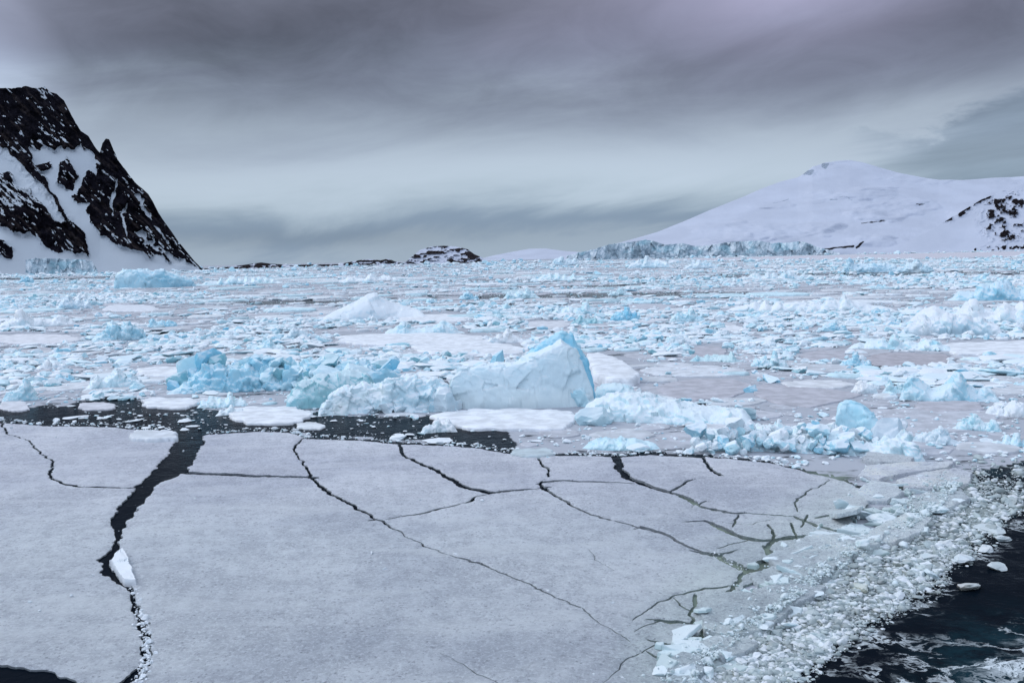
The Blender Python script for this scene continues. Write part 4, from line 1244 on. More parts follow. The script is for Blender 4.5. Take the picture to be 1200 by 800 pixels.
# lone blocks at the edge of the black water
for (bx, by, bw, bh, c) in [(1170, 667, 32, 12, (.50, .55, .55)), (1128, 660, 34, 13, (.62, .70, .74)), (1133, 690, 36, 13, (.42, .43, .40)), (1091, 676, 17, 14, (.60, .74, .80)), (1048, 688, 15, 12, (.62, .75, .80)), (1152, 645, 30, 9, (.62, .68, .70)), (1175, 632, 24, 8, (.5, .56, .57)),
                            (1006, 690, 26, 10, (.46, .47, .36)), (1160, 622, 34, 8, (.5, .56, .57)), (1110, 640, 30, 10, (.55, .6, .62)), (1085, 655, 26, 10, (.5, .56, .58)), (1058, 572, 20, 7, (.40, .40, .24)), (1040, 578, 18, 8, (.44, .46, .28)), (990, 748, 16, 6, (.5, .55, .56))]:
    CH.append((bx, by, bw * .9, bh * .72, np.array(c) * .9, .3, 0.0))

CHx = np.array([c[0] for c in CH]); CHy = np.array([c[1] for c in CH]); CHw = np.array([c[2] for c in CH]); CHh = np.array([c[3] for c in CH])
CHc = np.array([np.asarray(c[4]) for c in CH]); CHs = np.array([c[5] for c in CH], float); CHz = np.array([c[6] for c in CH], float)
key = np.where(in_frame(CHx, CHy), CHw * CHh, 0)
key[RAFT0:RAFT1] *= .55
big = np.argsort(-key)[:295]; isbig = np.zeros(len(CH), bool); isbig[big] = True
items = []
for q, i in enumerate(big):
    o = lump('ice_block', CHx[i], CHy[i], CHw[i], CHh[i], CHc[i], CHs[i], 2000 + int(i) % 5000, 2, None, CHz[i])
    lumv = CHc[i]
    tone = 'white' if lumv[0] > .64 else 'grey' if lumv[2] - lumv[0] < .14 else 'pale blue' if lumv[0] > .50 else 'blue' if lumv[2] > .7 else 'teal'
    shape = 'flat' if CHh[i] < .3 * CHw[i] else 'tall' if CHh[i] > .55 * CHw[i] else 'lumpy'
    size = 'large' if CHw[i] > 24 else 'small'
    items.append((o, '%s %s %s ice block' % (size, tone, shape), CHx[i], CHy[i]))
label_all(items, 'ice block', 'loose blocks of brash ice')


items = []
A = np.array([(1090, 556), (1110, 575), (1080, 598), (1040, 622), (1000, 645), (955, 672), (915, 700), (870, 735), (830, 765), (800, 792)], float)
sh = [C_ for C_ in ((.48, .61, .63), (.60, .70, .73), (.40, .51, .50), (.55, .66, .68))]
for i in range(110):
    r = np.random.default_rng(3000 + i)
    k = r.integers(0, len(A) - 1); f = r.random()
    bx, by = A[k] + (A[k + 1] - A[k]) * f + np.array([r.normal(-16, 20), r.normal(-6, 9)])
    g = G1(bx, by, .1)[:2]; m = r.integers(4, 7); sz = r.uniform(.16, .62)
    th = np.sort(r.uniform(0, 6.28, m)) if m > 5 else np.linspace(0, 6.28, m, endpoint=False) + r.uniform(-.4, .4, m)
    W = g + np.stack([np.cos(th) * sz * r.uniform(.8, 1.5), np.sin(th) * sz], -1)
    onf = bool(look(fl, bx, by)) ; tp = (.24 if onf else .10) + r.uniform(0, .14)
    o = slab_mesh('ice_shard', W, tp, sh[i % 4], tuple(r.normal(0, .15, 2)), 3000 + i, thick=r.uniform(.1, .22))
    items.append((o, ['pale greenish', 'bright white', 'dull grey-green', 'white'][i % 4] + (' triangular' if m == 4 and False else '') + (' large' if sz > .5 else ' small') + ' broken shard', bx, by))
label_all(items, 'ice shard', 'shards heaped along the floe rim')


def merge_chunks(name, idx, lod, label, smooth=True):
    protos = PROTO[lod]; kk = rng.integers(0, len(protos), len(idx))
    Vs, Ts, Cs = [], [], []; base = 0
    for k in range(len(protos)):
        ii = idx[kk == k]
        if not len(ii): continue
        V, T = protos[k]; m = len(ii)
        g = G(CHx[ii], CHy[ii], 0.0); zc = to_px(g)[2]
        zz = CHz[ii]; g = np.where((zz > 0)[:, None], G(CHx[ii], CHy[ii], 0.0) + (np.array([0, 0, CAMH]) - G(CHx[ii], CHy[ii], 0.0)) * (zz / CAMH)[:, None], g)
        a = rng.uniform(0, 6.28, m); ca, sa = np.cos(a)[:, None], np.sin(a)[:, None]
        s = zc / F; w = (CHw[ii] * s * .5)[:, None]
        X = (V[None, :, 0] * ca - V[None, :, 1] * sa) * w + g[:, :1]
        Y = (V[None, :, 0] * sa + V[None, :, 1] * ca) * w * rng.uniform(.7, 1.1, m)[:, None] + g[:, 1:2]
        Z = V[None, :, 2] / V[:, 2].max() * (CHh[ii] * s)[:, None] + g[:, 2:3]
        Vs.append(np.stack([X, Y, Z], -1).reshape(-1, 3))
        Ts.append((T[None] + (np.arange(m) * len(V))[:, None, None]).reshape(-1, 3) + base); base += m * len(V)
        Cs.append(np.repeat(np.concatenate([CHc[ii], CHs[ii][:, None]], 1), len(V), 0))
    o = mk(name, np.concatenate(Vs), [np.concatenate(Ts)], MAT_ICE, np.concatenate(Cs), None, smooth)
    tag(o, label, 'brash ice', None, 'stuff')


inslush = (sdf(CHx, CHy, SLUSH) > -12) & (CHy > 500)
smallm = CHw < 4.5
raft = np.zeros(len(CH), bool); raft[RAFT0:RAFT1] = True
merge_chunks('slush_ice', np.where(~isbig & inslush)[0], 1, 'grey churned slush of small ice lumps between floe rim and black water', True)
merge_chunks('brash_ice', np.where(~isbig & ~inslush & ~smallm & ~raft)[0], 1, 'countless loose white and blue blocks of brash across the pack', False)
merge_chunks('brash_crumbs', np.where(~isbig & ~inslush & smallm & ~raft)[0], 0, 'fine white crumbs of ice strewn across the pack and leads', True)

merge_chunks('brash_rafts', np.where(~isbig & raft & ~inslush)[0], 2, 'low snow-covered rafts of frozen-together brash in the pack', True)

# ============================================================== the sea
az = np.concatenate([np.radians(np.linspace(-180, -42, 14)[:-1]), np.radians(np.linspace(-42, 42, 620)), np.radians(np.linspace(42, 180, 14)[1:-1])])
rr = np.concatenate([[3, 8, 13], 17 * 1.0105 ** np.arange(0, 430), 17 * 1.0105 ** 430 * 1.12 ** np.arange(1, 38)])
A, R = np.meshgrid(az, rr)
X = (np.sin(A) * R).ravel(); Y = (np.cos(A) * R).ravel()
xp, yp, zcp = to_px(np.stack([X, Y, np.zeros_like(X)], -1))
xp = np.where(zcp > 0, xp, 600); yp = np.where(zcp > 0, yp, 2000)
inv = (xp > BX0) & (xp < BX0 + BW - 1) & (yp > BY0) & (yp < BY0 + BH - 1)
near = np.clip(1 - (R.ravel() - 60) / 60, 0, 1)
wk = np.where(inv, look(wkm, xp, yp), (yp > 800) & (xp > 880)).astype(float)
sl = np.where(inv, look(slm, xp, yp), False).astype(float)
ld = np.where(inv & (yp > 440) & (yp < 560), sstep(-5, 5, sdf(xp, yp, LEAD) + 9 * fbm(p3(X / 2.2, Y / 3.5), 51, 4, .6)), 0.0)
flm = np.where(inv, look(fl, xp, yp), yp > 800).astype(float)
film = np.where(yp > 800, 0.0, .66)
film = np.where(inv, .66 - .30 * look(ldf, xp, yp), film)
film = film * (1 - wk) * (1 - ld) * (1 - flm) * (yp < 720)
film = np.where(sl > 0, .40 + .55 * sstep(2, 14, sdf(xp, yp, SLUSH)) * sstep(560, 610, yp) * sstep(1190, 1120, xp), film)
foam = wk * (.10 + .34 * sstep(700, 790, yp) * sstep(960, 1080, xp) + .34 * np.exp(-((sdf(xp, yp, WAKE) - 14) / 16) ** 2) + .2 * sstep(1120, 1200, xp) * sstep(700, 760, yp))
teal = wk * sstep(690, 770, yp) * sstep(1030, 1150, xp)
green = np.exp(-(np.minimum(0, sdf(xp, yp, [(800, 590), (985, 560), (1000, 620), (900, 700), (820, 790), (770, 800), (740, 720), (830, 640)])) / 14.0) ** 2) * (1 - wk) * inv * (.55 + .45 * sstep(.40, .6, .5 + .5 * fbm(p3(X / 1.6, Y / 1.6), 33, 3)))
teal = np.maximum(teal, sl * (1 - wk) * .8)
V = np.stack([X, Y, np.zeros_like(X)], -1)
V[:, 2] = wk * near * (.10 * fbm(p3(X * .35, Y * .35), 41, 3) + .05 * fbm(p3(X * 1.1 + 3, Y * 1.1), 42, 3))
nc = len(az); nr = len(rr)
Q = gridfaces(nr, nc, True)
V = np.concatenate([V, [[0, 0, 0]]])
T = np.stack([np.arange(nc), (np.arange(nc) + 1) % nc, np.full(nc, len(V) - 1)], -1)
cc = np.stack([np.append(a, 0) for a in (film, foam, teal, green)], -1)
o = mk('water', V, [Q[:, ::-1], T[:, ::-1]], MAT_WATER, cc, None, True)
tag(o, 'dark polar sea showing between the floes and in the foamy wake', None, None, 'structure')

# ============================================================== land
def seabase(x0, x1, t0, t1):
    xs = np.linspace(x0, x1, 40)
    return list(zip(xs, yh(xs) + np.linspace(t0, t1, 40)))


def relief(name, crest, base, xs, rows, run, maskfn, rough, back=1.0, mat=None, pw=1.0):
    """terrain rising from a waterline (photo row base) to a skyline, receding with height, with a far side behind it"""
    xs = np.asarray(xs, float)
    cx, cy = zip(*crest); bx, by = zip(*base)
    yc = np.interp(xs, cx, cy); yb = np.interp(xs, bx, by)
    zb = to_px(G(xs, yb, 0.0))[2]
    Hpx = np.maximum(yb - yc, .3)
    v = np.linspace(0, 1, rows)
    Xg, Vg = np.meshgrid(xs, v)
    Yg = yb[None] + (yc - yb)[None] * Vg
    runx = run * (Hpx / Hpx.max()) ** .8
    Zg = zb[None] + runx[None] * Vg ** pw
    P = rays(Xg, Yg) * Zg[..., None] + np.array([0, 0, CAMH])
    rgb, alpha, push = maskfn(Xg, Yg, P)
    toward = -rays(xs, yb); toward[:, 2] = 0; toward /= np.linalg.norm(toward, axis=1, keepdims=True)
    env = np.minimum(1, Vg * 6) * np.minimum(1, (Hpx / (Hpx.max() * .08)))[None]
    P = P + toward[None] * (push * env)[..., None]
    P[..., 2] += push * env * .35 * (1 - Vg)
    lowrow = P[:1].copy(); lowrow[..., 2] = -6
    bk = []
    nb = 10
    for k in range(1, nb + 1):
        f = k / nb
        q = P[-1] - toward * (runx * back * f + 4)[:, None]
        q[:, 2] = P[-1][:, 2] * (1 - f) ** 1.3 - 6 * f + 6 * np.sin(f * 9 + xs * .05) * f * (1 - f)
        bk.append(q[None])
    P = np.concatenate([lowrow, P] + bk)
    def ext(a): return np.concatenate([a[:1], a] + [a[-1:]] * nb)
    col = np.concatenate([ext(rgb), ext(alpha[..., None])], -1)
    o_ = P[1, len(xs) // 2].copy(); o_[2] = 0
    o = mk(name, P.reshape(-1, 3), [gridfaces(P.shape[0], len(xs))], mat or MAT_SNOW, col.reshape(-1, 4), None, True, origin=o_)
    return o


ROCK = np.array([.010, .0095, .014])
RP = [
    [(-420, 20), (-200, 50), (-50, 92), (0, 98), (50, 98), (75, 110), (95, 150), (114, 170), (121, 186), (112, 180), (104, 172), (98, 174), (92, 166), (84, 174), (74, 176), (70, 170), (62, 178), (54, 172), (46, 174), (34, 171), (38, 184), (52, 212), (70, 240), (83, 262), (76, 260), (62, 236), (44, 214), (24, 192), (-4, 168), (-120, 130), (-420, 100)],
    [(-420, 150), (-120, 185), (-10, 197), (10, 204), (16, 216), (28, 219), (42, 236), (54, 250), (64, 262), (82, 262), (96, 274), (106, 300), (96, 296), (88, 299), (76, 297), (56, 291), (38, 280), (15, 277), (0, 268), (-100, 262), (-420, 250)],
    [(-420, 262), (-60, 280), (0, 285), (12, 292), (13, 304), (0, 300), (-60, 306), (-420, 300)],
    [(112, 176), (119, 160), (128, 160), (138, 180), (153, 205), (168, 222), (181, 232), (193, 255), (219, 290), (242, 318), (228, 312), (210, 304), (196, 306), (188, 300), (176, 304), (166, 296), (152, 293), (138, 288), (118, 275), (104, 262), (99, 248), (104, 236), (90, 237), (85, 229), (95, 214), (97, 205), (104, 197), (114, 206), (115, 190)],
    [(67, 192), (80, 185), (89, 203), (86, 222), (76, 223), (67, 212)],
    [(39, 191), (56, 188), (59, 197), (45, 201)],
]
COUL = [([(137, 208), (138, 220), (131, 236), (134, 252)], 1.7), ([(150, 238), (143, 250), (145, 262), (150, 282)], 2.0), ([(160, 228), (168, 242), (178, 256)], 2.4), ([(166, 274), (182, 290), (206, 306)], 4.5), ([(181, 262), (196, 285)], 1.6)]


def mtn_mask(X, Y, P):
    sh = X.shape
    x = X.ravel(); y = Y.ravel()
    wx = 7.0 * fbm(p3(x / 13, y / 13), 3, 5, .6); wy = 7.0 * fbm(p3(x / 13, y / 13), 4, 5, .6)
    xa, ya = x + wx, y + wy
    d = np.full(len(x), -50.0)
    for pl in RP: d = np.maximum(d, sdf(xa, ya, pl))
    for pl, w in COUL: d = np.minimum(d, segdist(x + wx * .7, y + wy * .7, pl, False) - w * (.75 + 1.1 * fbm(p3(x / 6, y / 6), 14, 3)))
    rock = sstep(-1.6, 1.6, d)
    # snow caught on ledges: streaks down the strata
    u = (x + y * .8); vv = (y - x * .9)
    led = fbm(p3(u / 15, vv / 4), 7, 5, .65) + .42 * fbm(p3(u / 5, vv / 1.8), 8, 3)
    thr = .35 - .38 * sstep(70, 20, x) * sstep(196, 212, y) * sstep(262, 236, y) - .10 * sstep(115, 104, y) - .22 * np.exp(-((x - 52) / 14) ** 2 - ((y - 114) / 8) ** 2) - .18 * np.exp(-((x - 55) / 16) ** 2 - ((y - 160) / 9) ** 2) - .12 * sstep(190, 150, x) * sstep(160, 120, x) * 0 - .16 * sstep(270, 300, y) * sstep(140, 180, x)
    dust = sstep(thr, thr + .13, led) * rock
    snow = np.clip(1 - rock + dust * .95, 0, 1)
    rgb = np.tile(ROCK, (len(x), 1)) * (1 + .8 * fbm(p3(x / 20, y / 9), 12, 3))[:, None] + np.array([.030, .024, .022]) * sstep(.08, .5, fbm(p3(u / 22, vv / 4), 15, 5, .65))[:, None]
    # bare glacier ice of the hanging tongue and the foot
    push = rock * (16 + 26 * fbm(p3(u / 26, vv / 12), 21, 5, .6)) + 7 * fbm(p3(x / 5, y / 5), 22, 4, .6) * rock + 2.5 * fbm(p3(x / 30, y / 30), 23, 3) * (1 - rock)
    push += np.exp(-(segdist(x, y, [(-40, 160), (10, 182), (40, 218), (78, 258)], False) / 7) ** 2) * (10 + 7 * fbm(p3(x / 4, y / 4), 25, 3))
    # broad gullies
    push += 40 * fbm(p3(x / 60, y / 90), 26, 2)
    return rgb.reshape(*sh, 3), (1 - snow).reshape(sh) * -1 + 1, push.reshape(sh)


crest = [(-420, 40), (-200, 70), (-60, 96), (0, 104), (14, 104), (30, 101), (44, 104), (52, 101), (58, 107), (66, 109), (75, 117), (84, 136), (95, 154), (104, 160), (112, 174), (117, 180), (120, 168), (124, 163), (128, 164), (133, 176), (138, 188), (146, 198), (152, 207), (160, 216), (167, 222), (174, 228), (179, 236), (186, 250), (194, 262), (200, 270), (208, 282), (218, 294), (228, 306), (238, 316.0)]
base = seabase(-420, 238, 6.6, 5.6)
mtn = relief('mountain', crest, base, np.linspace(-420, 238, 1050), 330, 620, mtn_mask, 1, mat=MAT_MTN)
tag(mtn, 'steep black rock mountain streaked with snow rising from the sea on the left', None, None, 'structure')


def cliff(name, top, base, xs, rows, parent, stand, label, seed, dark):
    xs = np.asarray(xs, float)
    yt = np.interp(xs, *zip(*top)); yb = np.interp(xs, *zip(*base))
    zb = to_px(G(xs, yb, 0.0))[2]
    s = zb / F
    v = np.linspace(0, 1, rows)
    Xg, Vg = np.meshgrid(xs, v)
    yt = yt + .9 * fbm(p3(xs / 3, np.zeros(len(xs))), seed, 4, .6)
    Yg = yb[None] + (yt - yb)[None] * Vg
    hm = np.median((yb - yt) * s)
    Hg = Vg * (yb - yt)[None]
    jj = fbm(p3((Xg / 11).ravel(), (Hg / 30).ravel()), seed, 3, .55).reshape(Xg.shape)
    fc = facet(np.stack([(Xg / 6).ravel(), (Hg / 11).ravel(), np.zeros(Xg.size)], -1), seed + 2).reshape(Xg.shape)
    dz = stand * (.3 + 1.2 * jj) + stand * .45 * fc + stand * .12 * fbm(p3((Xg / 2).ravel(), (Hg / 3).ravel()), seed + 3, 3).reshape(Xg.shape)
    Zg = zb[None] - stand * .6 + dz + Vg * hm * .3
    P = rays(Xg, Yg) * Zg[..., None] + np.array([0, 0, CAMH])
    low = P[:1].copy(); low[..., 2] = -4
    bk = P[-1:] + rays(xs, yb)[None] * stand * 1.6; bk[..., 2] = P[-1:, :, 2] * .96
    bk2 = bk.copy() + rays(xs, yb)[None] * stand * .6; bk2[..., 2] = -4
    P = np.concatenate([low, P, bk, bk2])
    n = fbm(p3((Xg / 7).ravel(), (Hg / 12).ravel()), seed + 5, 3, .55).reshape(Xg.shape)
    c = np.array([.37, .475, .55]) + n[..., None] * np.array([.17, .16, .14])
    dk_ = sstep(.0, .4, fbm(p3((Xg / 8).ravel(), (Hg / 8).ravel()), seed + 7, 5, .65).reshape(Xg.shape))
    c = c * (1 - dark * dk_[..., None] * np.array([.85, .78, .72]))
    bl_ = sstep(.1, .4, fbm(p3((Xg / 16).ravel(), (Hg / 10).ravel()), seed + 8, 3).reshape(Xg.shape))[..., None]
    c = c * (1 - bl_) + np.array([.36, .56, .65]) * bl_
    c = np.concatenate([c[:1], c, np.tile(np.array(SNOW), (2, len(xs), 1))])
    cc = np.concatenate([np.clip(c, .04, .9), np.full((*c.shape[:2], 1), .55)], -1)
    g = P[1, len(xs) // 2].copy(); g[2] = 0
    o = mk(name, P.reshape(-1, 3), [gridfaces(P.shape[0], len(xs))], MAT_ICE, cc.reshape(-1, 4), parent, True, origin=g)
    if label: o['label'] = label
    return o


cliff('glacier_front', [(30, 305), (40, 302.5), (70, 303), (95, 304), (108, 306), (114, 316)], seabase(20, 130, 6.3, 6.1), np.linspace(30, 114, 260), 40, mtn, 14, None, 61, .55)


def snow_mask(X, Y, P):
    sh = X.shape; x = X.ravel(); y = Y.ravel()
    snow = np.ones(len(x))
    rk = np.zeros(len(x))
    w = 5 * fbm(p3(x / 9, y / 9), 31, 5, .6); w2 = 3 * fbm(p3(x / 9, y / 6), 32, 5, .6)
    for (cx, cy, rx, ry, a) in [(945, 203, 9, 5, .3), (966, 194, 5, 3, .3)]:
        rk = np.maximum(rk, sstep(1.2, .7, np.hypot((x + w - cx) / rx, (y + w2 - cy) / ry)) * .60)
    for pl in ([(974, 234), (988, 231), (1000, 235)], [(905, 238), (925, 234)], [(1075, 240), (1092, 238)], [(1010, 262), (1040, 259)]):
        rk = np.maximum(rk, .52 * sstep(1.5, .3, segdist(x + w * .8, y + w2 * .6, pl, False)))
    for pl in ([(962, 294), (985, 291), (1000, 289)], [(1003, 290), (1012, 285)], [(1092, 292.4), (1098, 291.6)], [(1150, 291), (1176, 289.5)]):
        rk = np.maximum(rk, sstep(1.6, .5, segdist(x + w * .5, y + w2 * .4, pl, False)))
    rgb = np.where(y[:, None] < 240, np.array([.40, .47, .57]), np.array([.03, .03, .035]))
    push = 30 * fbm(p3(x / 70, y / 50), 33, 3) + 7 * fbm(p3(x / 16, y / 7), 34, 4, .55) + 16 * np.exp(-((x + w - 945) / 12) ** 2 - ((y + w2 - 203) / 6) ** 2) * (1 + fbm(p3(x / 3, y / 3), 35, 3))
    push += 110 * np.maximum(0, fbm(p3(x / 60, y / 14), 37, 4) - .10)
    return rgb.reshape(*sh, 3), (snow - rk).reshape(sh), push.reshape(sh)


crest = [(655, 303), (676, 299), (700, 291), (720, 286), (745, 279), (770, 272), (800, 260), (830, 247), (845, 241), (870, 231), (895, 220), (915, 213), (935, 208), (942, 204), (952, 196), (966, 191), (980, 189), (995, 187.5), (1010, 190), (1030, 196), (1055, 203), (1085, 209), (1100, 211), (1130, 211), (1160, 209), (1200, 207), (1260, 200), (1400, 170), (1600, 150)]
base = seabase(655, 1600, 3.5, 3.5)
sm = relief('snow_mountain', crest, base, np.linspace(655, 1600, 900), 200, 2200, snow_mask, 1, pw=1.25)
tag(sm, 'smooth snow-covered mountain with rounded summit across the bay on the right', None, None, 'structure')
cliff('glacier_front', [(664, 300), (682, 295), (700, 291), (715, 286), (735, 284), (755, 281), (765, 282), (780, 287), (800, 285), (815, 288), (830, 288), (850, 284), (868, 283), (890, 282), (905, 285), (925, 284), (940, 283), (950, 286), (960, 290), (972, 293), (984, 296.5)], seabase(660, 990, 3.6, 3.6), np.linspace(664, 984, 760), 44, sm, 26, 'blue-grey glacier cliff along the shore', 71, .6)


def spur_mask(X, Y, P):
    sh = X.shape; x = X.ravel(); y = Y.ravel()
    w = 6 * fbm(p3(x / 7, y / 7), 41, 5, .65); w2 = 5 * fbm(p3(x / 7, y / 7), 42, 5, .65)
    n = fbm(p3(x / 7, y / 5.5), 43, 5, .68)
    A = sstep(44, 12, np.hypot(x + w - 1180, (y + w2 - 254) * 1.0)) * sstep(-.06, .14, n)
    B = sstep(11, 2, segdist(x + w, y + w2, [(1112, 254), (1130, 242), (1155, 228)], False)) * sstep(-.15, .1, n)
    C = sstep(4, 1, segdist(x + w, y + w2 * .5, [(1145, 292), (1210, 289)], False)) * sstep(-.05, .12, n)
    D = sstep(60, 10, np.hypot(x - 1320, (y - 240))) * sstep(-.05, .12, n)
    E = sstep(22, 6, np.hypot(x + w - 1182, (y + w2 - 272) * 1.4)) * sstep(.0, .2, n)
    rk = np.maximum.reduce([A, B, C, D, E])
    push = rk * 14 * (1 + n) + 8 * fbm(p3(x / 40, y / 30), 44, 3)
    return np.tile(np.array([.022, .019, .022]), (len(x), 1)).reshape(*sh, 3), (1 - rk).reshape(sh), push.reshape(sh)


crest = [(1020, 296), (1060, 284), (1090, 270), (1110, 258), (1130, 246), (1150, 234), (1175, 224), (1200, 215), (1240, 196), (1320, 170), (1450, 190), (1600, 200)]
base = seabase(1020, 1600, 3.8, 4.0)
sp = relief('snow_hill', crest, base, np.linspace(1020, 1600, 620), 170, 700, spur_mask, 1)
tag(sp, 'nearer snowy hillside with scattered black rocks at the right edge', None, None, 'structure')


def islet_mask(seed, dens, dark=None):
    def f(X, Y, P):
        sh = X.shape; x = X.ravel(); y = Y.ravel()
        n = fbm(p3(x / 8, y / 2.2), seed, 5, .68)
        rk = sstep(dens, dens + .14, n)
        if dark is not None: rk = np.maximum(rk, sstep(1.25, .6, np.hypot((x + 9 * fbm(p3(x / 6, y / 3), seed + 1, 3) - dark[0]) / dark[2], (y - dark[1]) / dark[3])))
        return np.tile(np.array([.035, .03, .033]), (len(x), 1)).reshape(*sh, 3), (1 - rk).reshape(sh), (rk * 6 + 8 * n).reshape(sh)
    return f


o = relief('island', [(472, 310), (480, 303), (492, 293), (505, 289), (520, 288), (535, 289), (548, 292), (556, 298), (566, 302), (571, 309)], seabase(472, 571, 4.2, 4.2), np.linspace(472, 571, 260), 60, 160, islet_mask(81, .02, (553, 299, 9, 5)), 1)
tag(o, 'small domed islet of snow-dusted dark rock on the horizon', None, None, 'structure')
o = relief('island', [(392, 310.5), (405, 308), (420, 305), (432, 303.5), (446, 305), (455, 303), (462, 306), (476, 309)], seabase(392, 476, 4.4, 4.4), np.linspace(392, 476, 200), 40, 110, islet_mask(91, -.08), 1)
tag(o, 'low rocky islet streaked with snow left of the domed islet', None, None, 'structure')
o = relief('island', [(236, 314.6), (262, 313.2), (285, 310.5), (306, 307.5), (318, 309), (340, 310.5), (360, 310), (396, 309.5)], seabase(236, 396, 4.8, 4.6), np.linspace(236, 396, 300), 40, 110, islet_mask(95, -.18), 1)
tag(o, 'long flat skerry of dark rock stretching to the rocky mountain foot', None, None, 'structure')


def far_mask(X, Y, P):
    sh = X.shape
    return np.tile(np.array([.3, .32, .38]), (X.size, 1)).reshape(*sh, 3), np.full(sh, 1.0), np.zeros(sh)


o = relief('far_hill', [(556, 304.5), (580, 299), (600, 295), (620, 291.5), (640, 291), (660, 294), (690, 296), (740, 299)], seabase(556, 740, 1.6, 1.6), np.linspace(556, 740, 160), 30, 900, far_mask, 1)
tag(o, 'faint distant snowy hill behind the domed islet', None, None, 'structure')

# sheet of fast ice below the snow mountain
pts = FAST
W = []
for i in range(len(pts)):
    a = pts[i]; b = pts[(i + 1) % len(pts)]
    for f in np.linspace(0, 1, 12, endpoint=False): W.append((a[0] + (b[0] - a[0]) * f, a[1] + (b[1] - a[1]) * f))
W = np.array(W); O = ccw(G(W[:, 0], W[:, 1], .6)[:, :2])
V, Q, T = pan_mesh(O, .6, -.3, 5, 0, ring=3)
o = mk('fast_ice', V, [Q, T], MAT_PAN, np.array([.62, .60, .66, 1]), None, True, origin=np.array([*O.mean(0), 0]))
tag(o, 'flat lilac-grey sheet of unbroken ice along the far right shore', 'sea ice')

# ============================================================== sky and light
SUN_EL, SUN_AZ = math.radians(38), math.radians(-60)       # azimuth from +Y, towards +X positive
w = bpy.data.worlds.new('World'); scn.world = w; w.use_nodes = True
T = NT(w.node_tree); w.node_tree.nodes.clear()
out = T.new('ShaderNodeOutputWorld')
sky = T.new('ShaderNodeTexSky', sky_type='NISHITA', sun_disc=False)
sky.sun_elevation = SUN_EL; sky.sun_rotation = SUN_AZ
bg1 = T.new('ShaderNodeBackground'); T.put(bg1.inputs[0], sky.outputs[0]); bg1.inputs[1].default_value = .07
tc = T.new('ShaderNodeTexCoord')
sp_ = T.new('ShaderNodeSeparateXYZ'); T.put(sp_.inputs[0], tc.outputs['Generated'])
dx, dy, dz = sp_.outputs
u = T.m('ARCTAN2', dx, dy)
e = T.m('ARCSINE', dz)


def cvec(x, y, z=0.0):
    nd = T.new('ShaderNodeCombineXYZ'); T.put(nd.inputs[0], x); T.put(nd.inputs[1], y); T.put(nd.inputs[2], z); return nd.outputs[0]


def gauss(cu, ce, su, se):
    a = T.m('DIVIDE', T.m('SUBTRACT', u, cu), su); b = T.m('DIVIDE', T.m('SUBTRACT', e, ce), se)
    q = T.m('ADD', T.m('MULTIPLY', a, a), T.m('MULTIPLY', b, b))
    return T.m('POWER', 2.718, T.m('MULTIPLY', q, -1.0))


et = T.m('SUBTRACT', e, T.m('MULTIPLY', u, .10))          # the cloud streets rise to the right
nA = T.noise(cvec(T.m('MULTIPLY', u, 1.6), T.m('MULTIPLY', et, 7.0), 3.1), 1.6, 7, .58, .5)
nB = T.noise(cvec(T.m('MULTIPLY', u, 3.0), T.m('MULTIPLY', et, 26.0), 8.4), 1.5, 6, .55, .3)
nC = T.noise(cvec(u, T.m('MULTIPLY', et, 2.2), 5.0), 7.5, 6, .6, .6)
ee = T.m('ADD', e, T.m('MULTIPLY', T.m('SUBTRACT', nA, .5), .13))
ee = T.m('ADD', ee, T.m('MULTIPLY', T.m('SUBTRACT', nB, .5), .014))
ramp = T.new('ShaderNodeValToRGB'); T.put(ramp.inputs[0], T.m('DIVIDE', ee, .4))
cr_ = ramp.color_ramp; cr_.interpolation = 'B_SPLINE'


def lin(c): return tuple(((v / 255) / 12.92 if v / 255 < .04045 else ((v / 255 + .055) / 1.055) ** 2.4) for v in c)


stops = [(0, (162, 180, 198)), (.010, (158, 176, 194)), (.024, (128, 149, 173)), (.040, (146, 165, 184)), (.062, (178, 195, 210)), (.10, (183, 198, 214)), (.135, (160, 174, 191)), (.175, (124, 134, 153)), (.215, (106, 112, 130)), (.27, (110, 114, 131)), (.33, (120, 126, 142)), (.40, (140, 150, 164))]
while len(cr_.elements) < len(stops): cr_.elements.new(.5)
for el, (p, c) in zip(cr_.elements, stops): el.position = p / .4; el.color = (*lin(c), 1)
c = ramp.outputs[0]
mod = T.m('ADD', .80, T.m('MULTIPLY', nA, .42))
mod = T.m('ADD', mod, T.m('MULTIPLY', T.m('SUBTRACT', nB, .5), .07))
hi = T.ss(e, .10, .20)
mod = T.m('ADD', mod, T.m('MULTIPLY', T.m('MULTIPLY', T.m('SUBTRACT', nC, .5), .85), hi))
mod = T.m('ADD', mod, T.m('MULTIPLY', gauss(.28, .262, .15, .045), 1.35))       # thin lit cloud, upper right
mod = T.m('ADD', mod, T.m('MULTIPLY', gauss(.03, .215, .16, .035), .26))
mod = T.m('ADD', mod, T.m('MULTIPLY', gauss(-.34, .235, .20, .055), -.24))     # heavy cloud, upper left
mod = T.m('ADD', mod, T.m('MULTIPLY', gauss(-.53, .22, .075, .10), 1.0))      # lit cloud at the left edge
mod = T.m('ADD', mod, T.m('MULTIPLY', gauss(.06, .085, .32, .045), .12))
mod = T.m('ADD', mod, T.m('MULTIPLY', gauss(-.20, .026, .22, .012), -.12))     # slate bank over the islets
lf = T.m('ADD', T.m('ADD', u, .455), T.m('MULTIPLY', T.m('SUBTRACT', nC, .5), .16))
lf = T.m('MULTIPLY', T.ss(lf, .022, -.02), T.ss(e, .12, .19))
mod = T.m('ADD', mod, T.m('MULTIPLY', lf, .30))
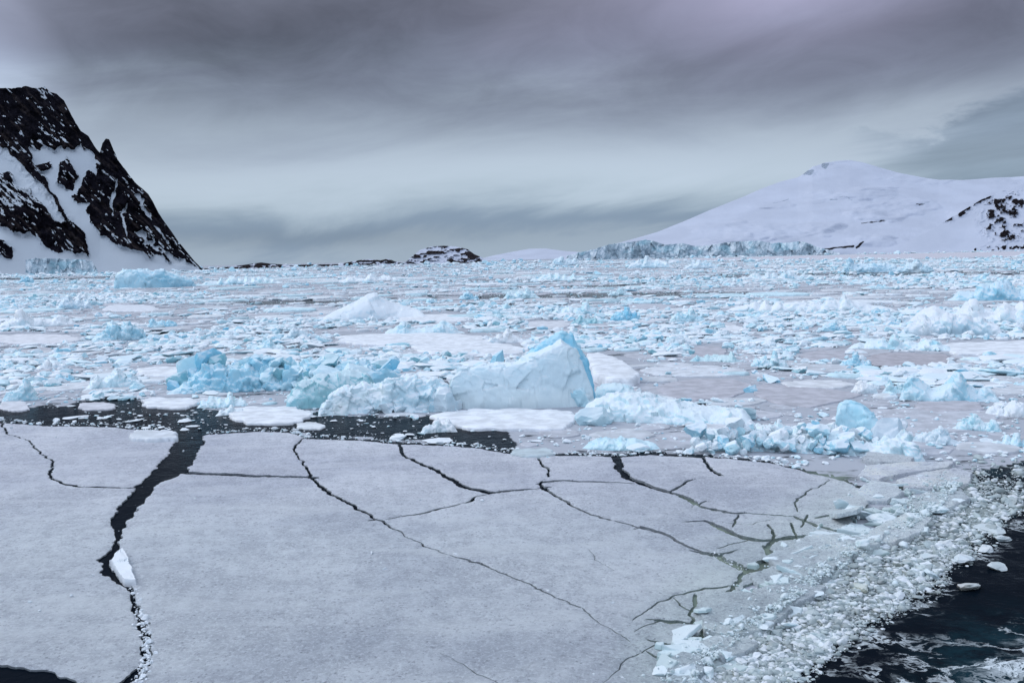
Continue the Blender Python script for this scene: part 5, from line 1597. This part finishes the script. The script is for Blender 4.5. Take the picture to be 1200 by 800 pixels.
# ragged dark cloud behind the snow mountain
ed = T.m('ADD', T.m('SUBTRACT', .138, T.m('MULTIPLY', T.m('SUBTRACT', .52, u), .16)), T.m('MULTIPLY', T.m('SUBTRACT', nC, .5), .12))
dk = T.m('MULTIPLY', T.ss(T.m('SUBTRACT', ed, e), -.003, .011), T.ss(T.m('ADD', u, T.m('MULTIPLY', T.m('SUBTRACT', nB, .5), .16)), .33, .46))
mod = T.m('MULTIPLY', mod, T.m('SUBTRACT', 1.0, T.m('MULTIPLY', dk, T.m('ADD', .14, T.m('MULTIPLY', nB, .40)))))
tint = T.mix(gauss(.28, .25, .25, .08), (1, 1, 1), (1.07, .98, 1.03))
c = T.mix(1.0, c, tint, 'MULTIPLY')
c = T.mix(1.0, c, T.mix(dk, (1, 1, 1), (.91, .98, 1.05)), 'MULTIPLY')
gain = T.m('MULTIPLY', mod, T.ss(dz, .30, .75, 1.0, 2.4))
gain = T.m('MULTIPLY', gain, T.ss(dy, .15, -.45, 1.0, 1.65))       # unseen sky behind the ship, brightness added to light camera-facing ice                     # overcast: brightest overhead
sc_ = T.new('ShaderNodeVectorMath', operation='SCALE'); T.put(sc_.inputs[0], c); T.put(sc_.inputs[3], gain)
bg2 = T.new('ShaderNodeBackground'); T.put(bg2.inputs[0], sc_.outputs[0]); bg2.inputs[1].default_value = 1.0
mx = T.new('ShaderNodeMixShader'); mx.inputs[0].default_value = .97
T.l.new(bg1.outputs[0], mx.inputs[1]); T.l.new(bg2.outputs[0], mx.inputs[2]); T.l.new(mx.outputs[0], out.inputs[0])

sun = bpy.data.lights.new('sun', 'SUN'); sun.energy = 1.1; sun.angle = math.radians(22); sun.color = (1.0, .985, .965)
so = bpy.data.objects.new('sun', sun); col_link(so)
dirv = Vector((math.sin(SUN_AZ) * math.cos(SUN_EL), math.cos(SUN_AZ) * math.cos(SUN_EL), math.sin(SUN_EL)))
so.rotation_euler = dirv.to_track_quat('Z', 'Y').to_euler(); so.location = dirv * 400

scn.render.engine = 'CYCLES'
scn.cycles.use_denoising = True
scn.cycles.max_bounces = 4; scn.cycles.diffuse_bounces = 2; scn.cycles.glossy_bounces = 2
scn.view_settings.view_transform = 'Standard'; scn.view_settings.look = 'None'
scn.view_settings.exposure = 0.0; scn.view_settings.gamma = 1.0
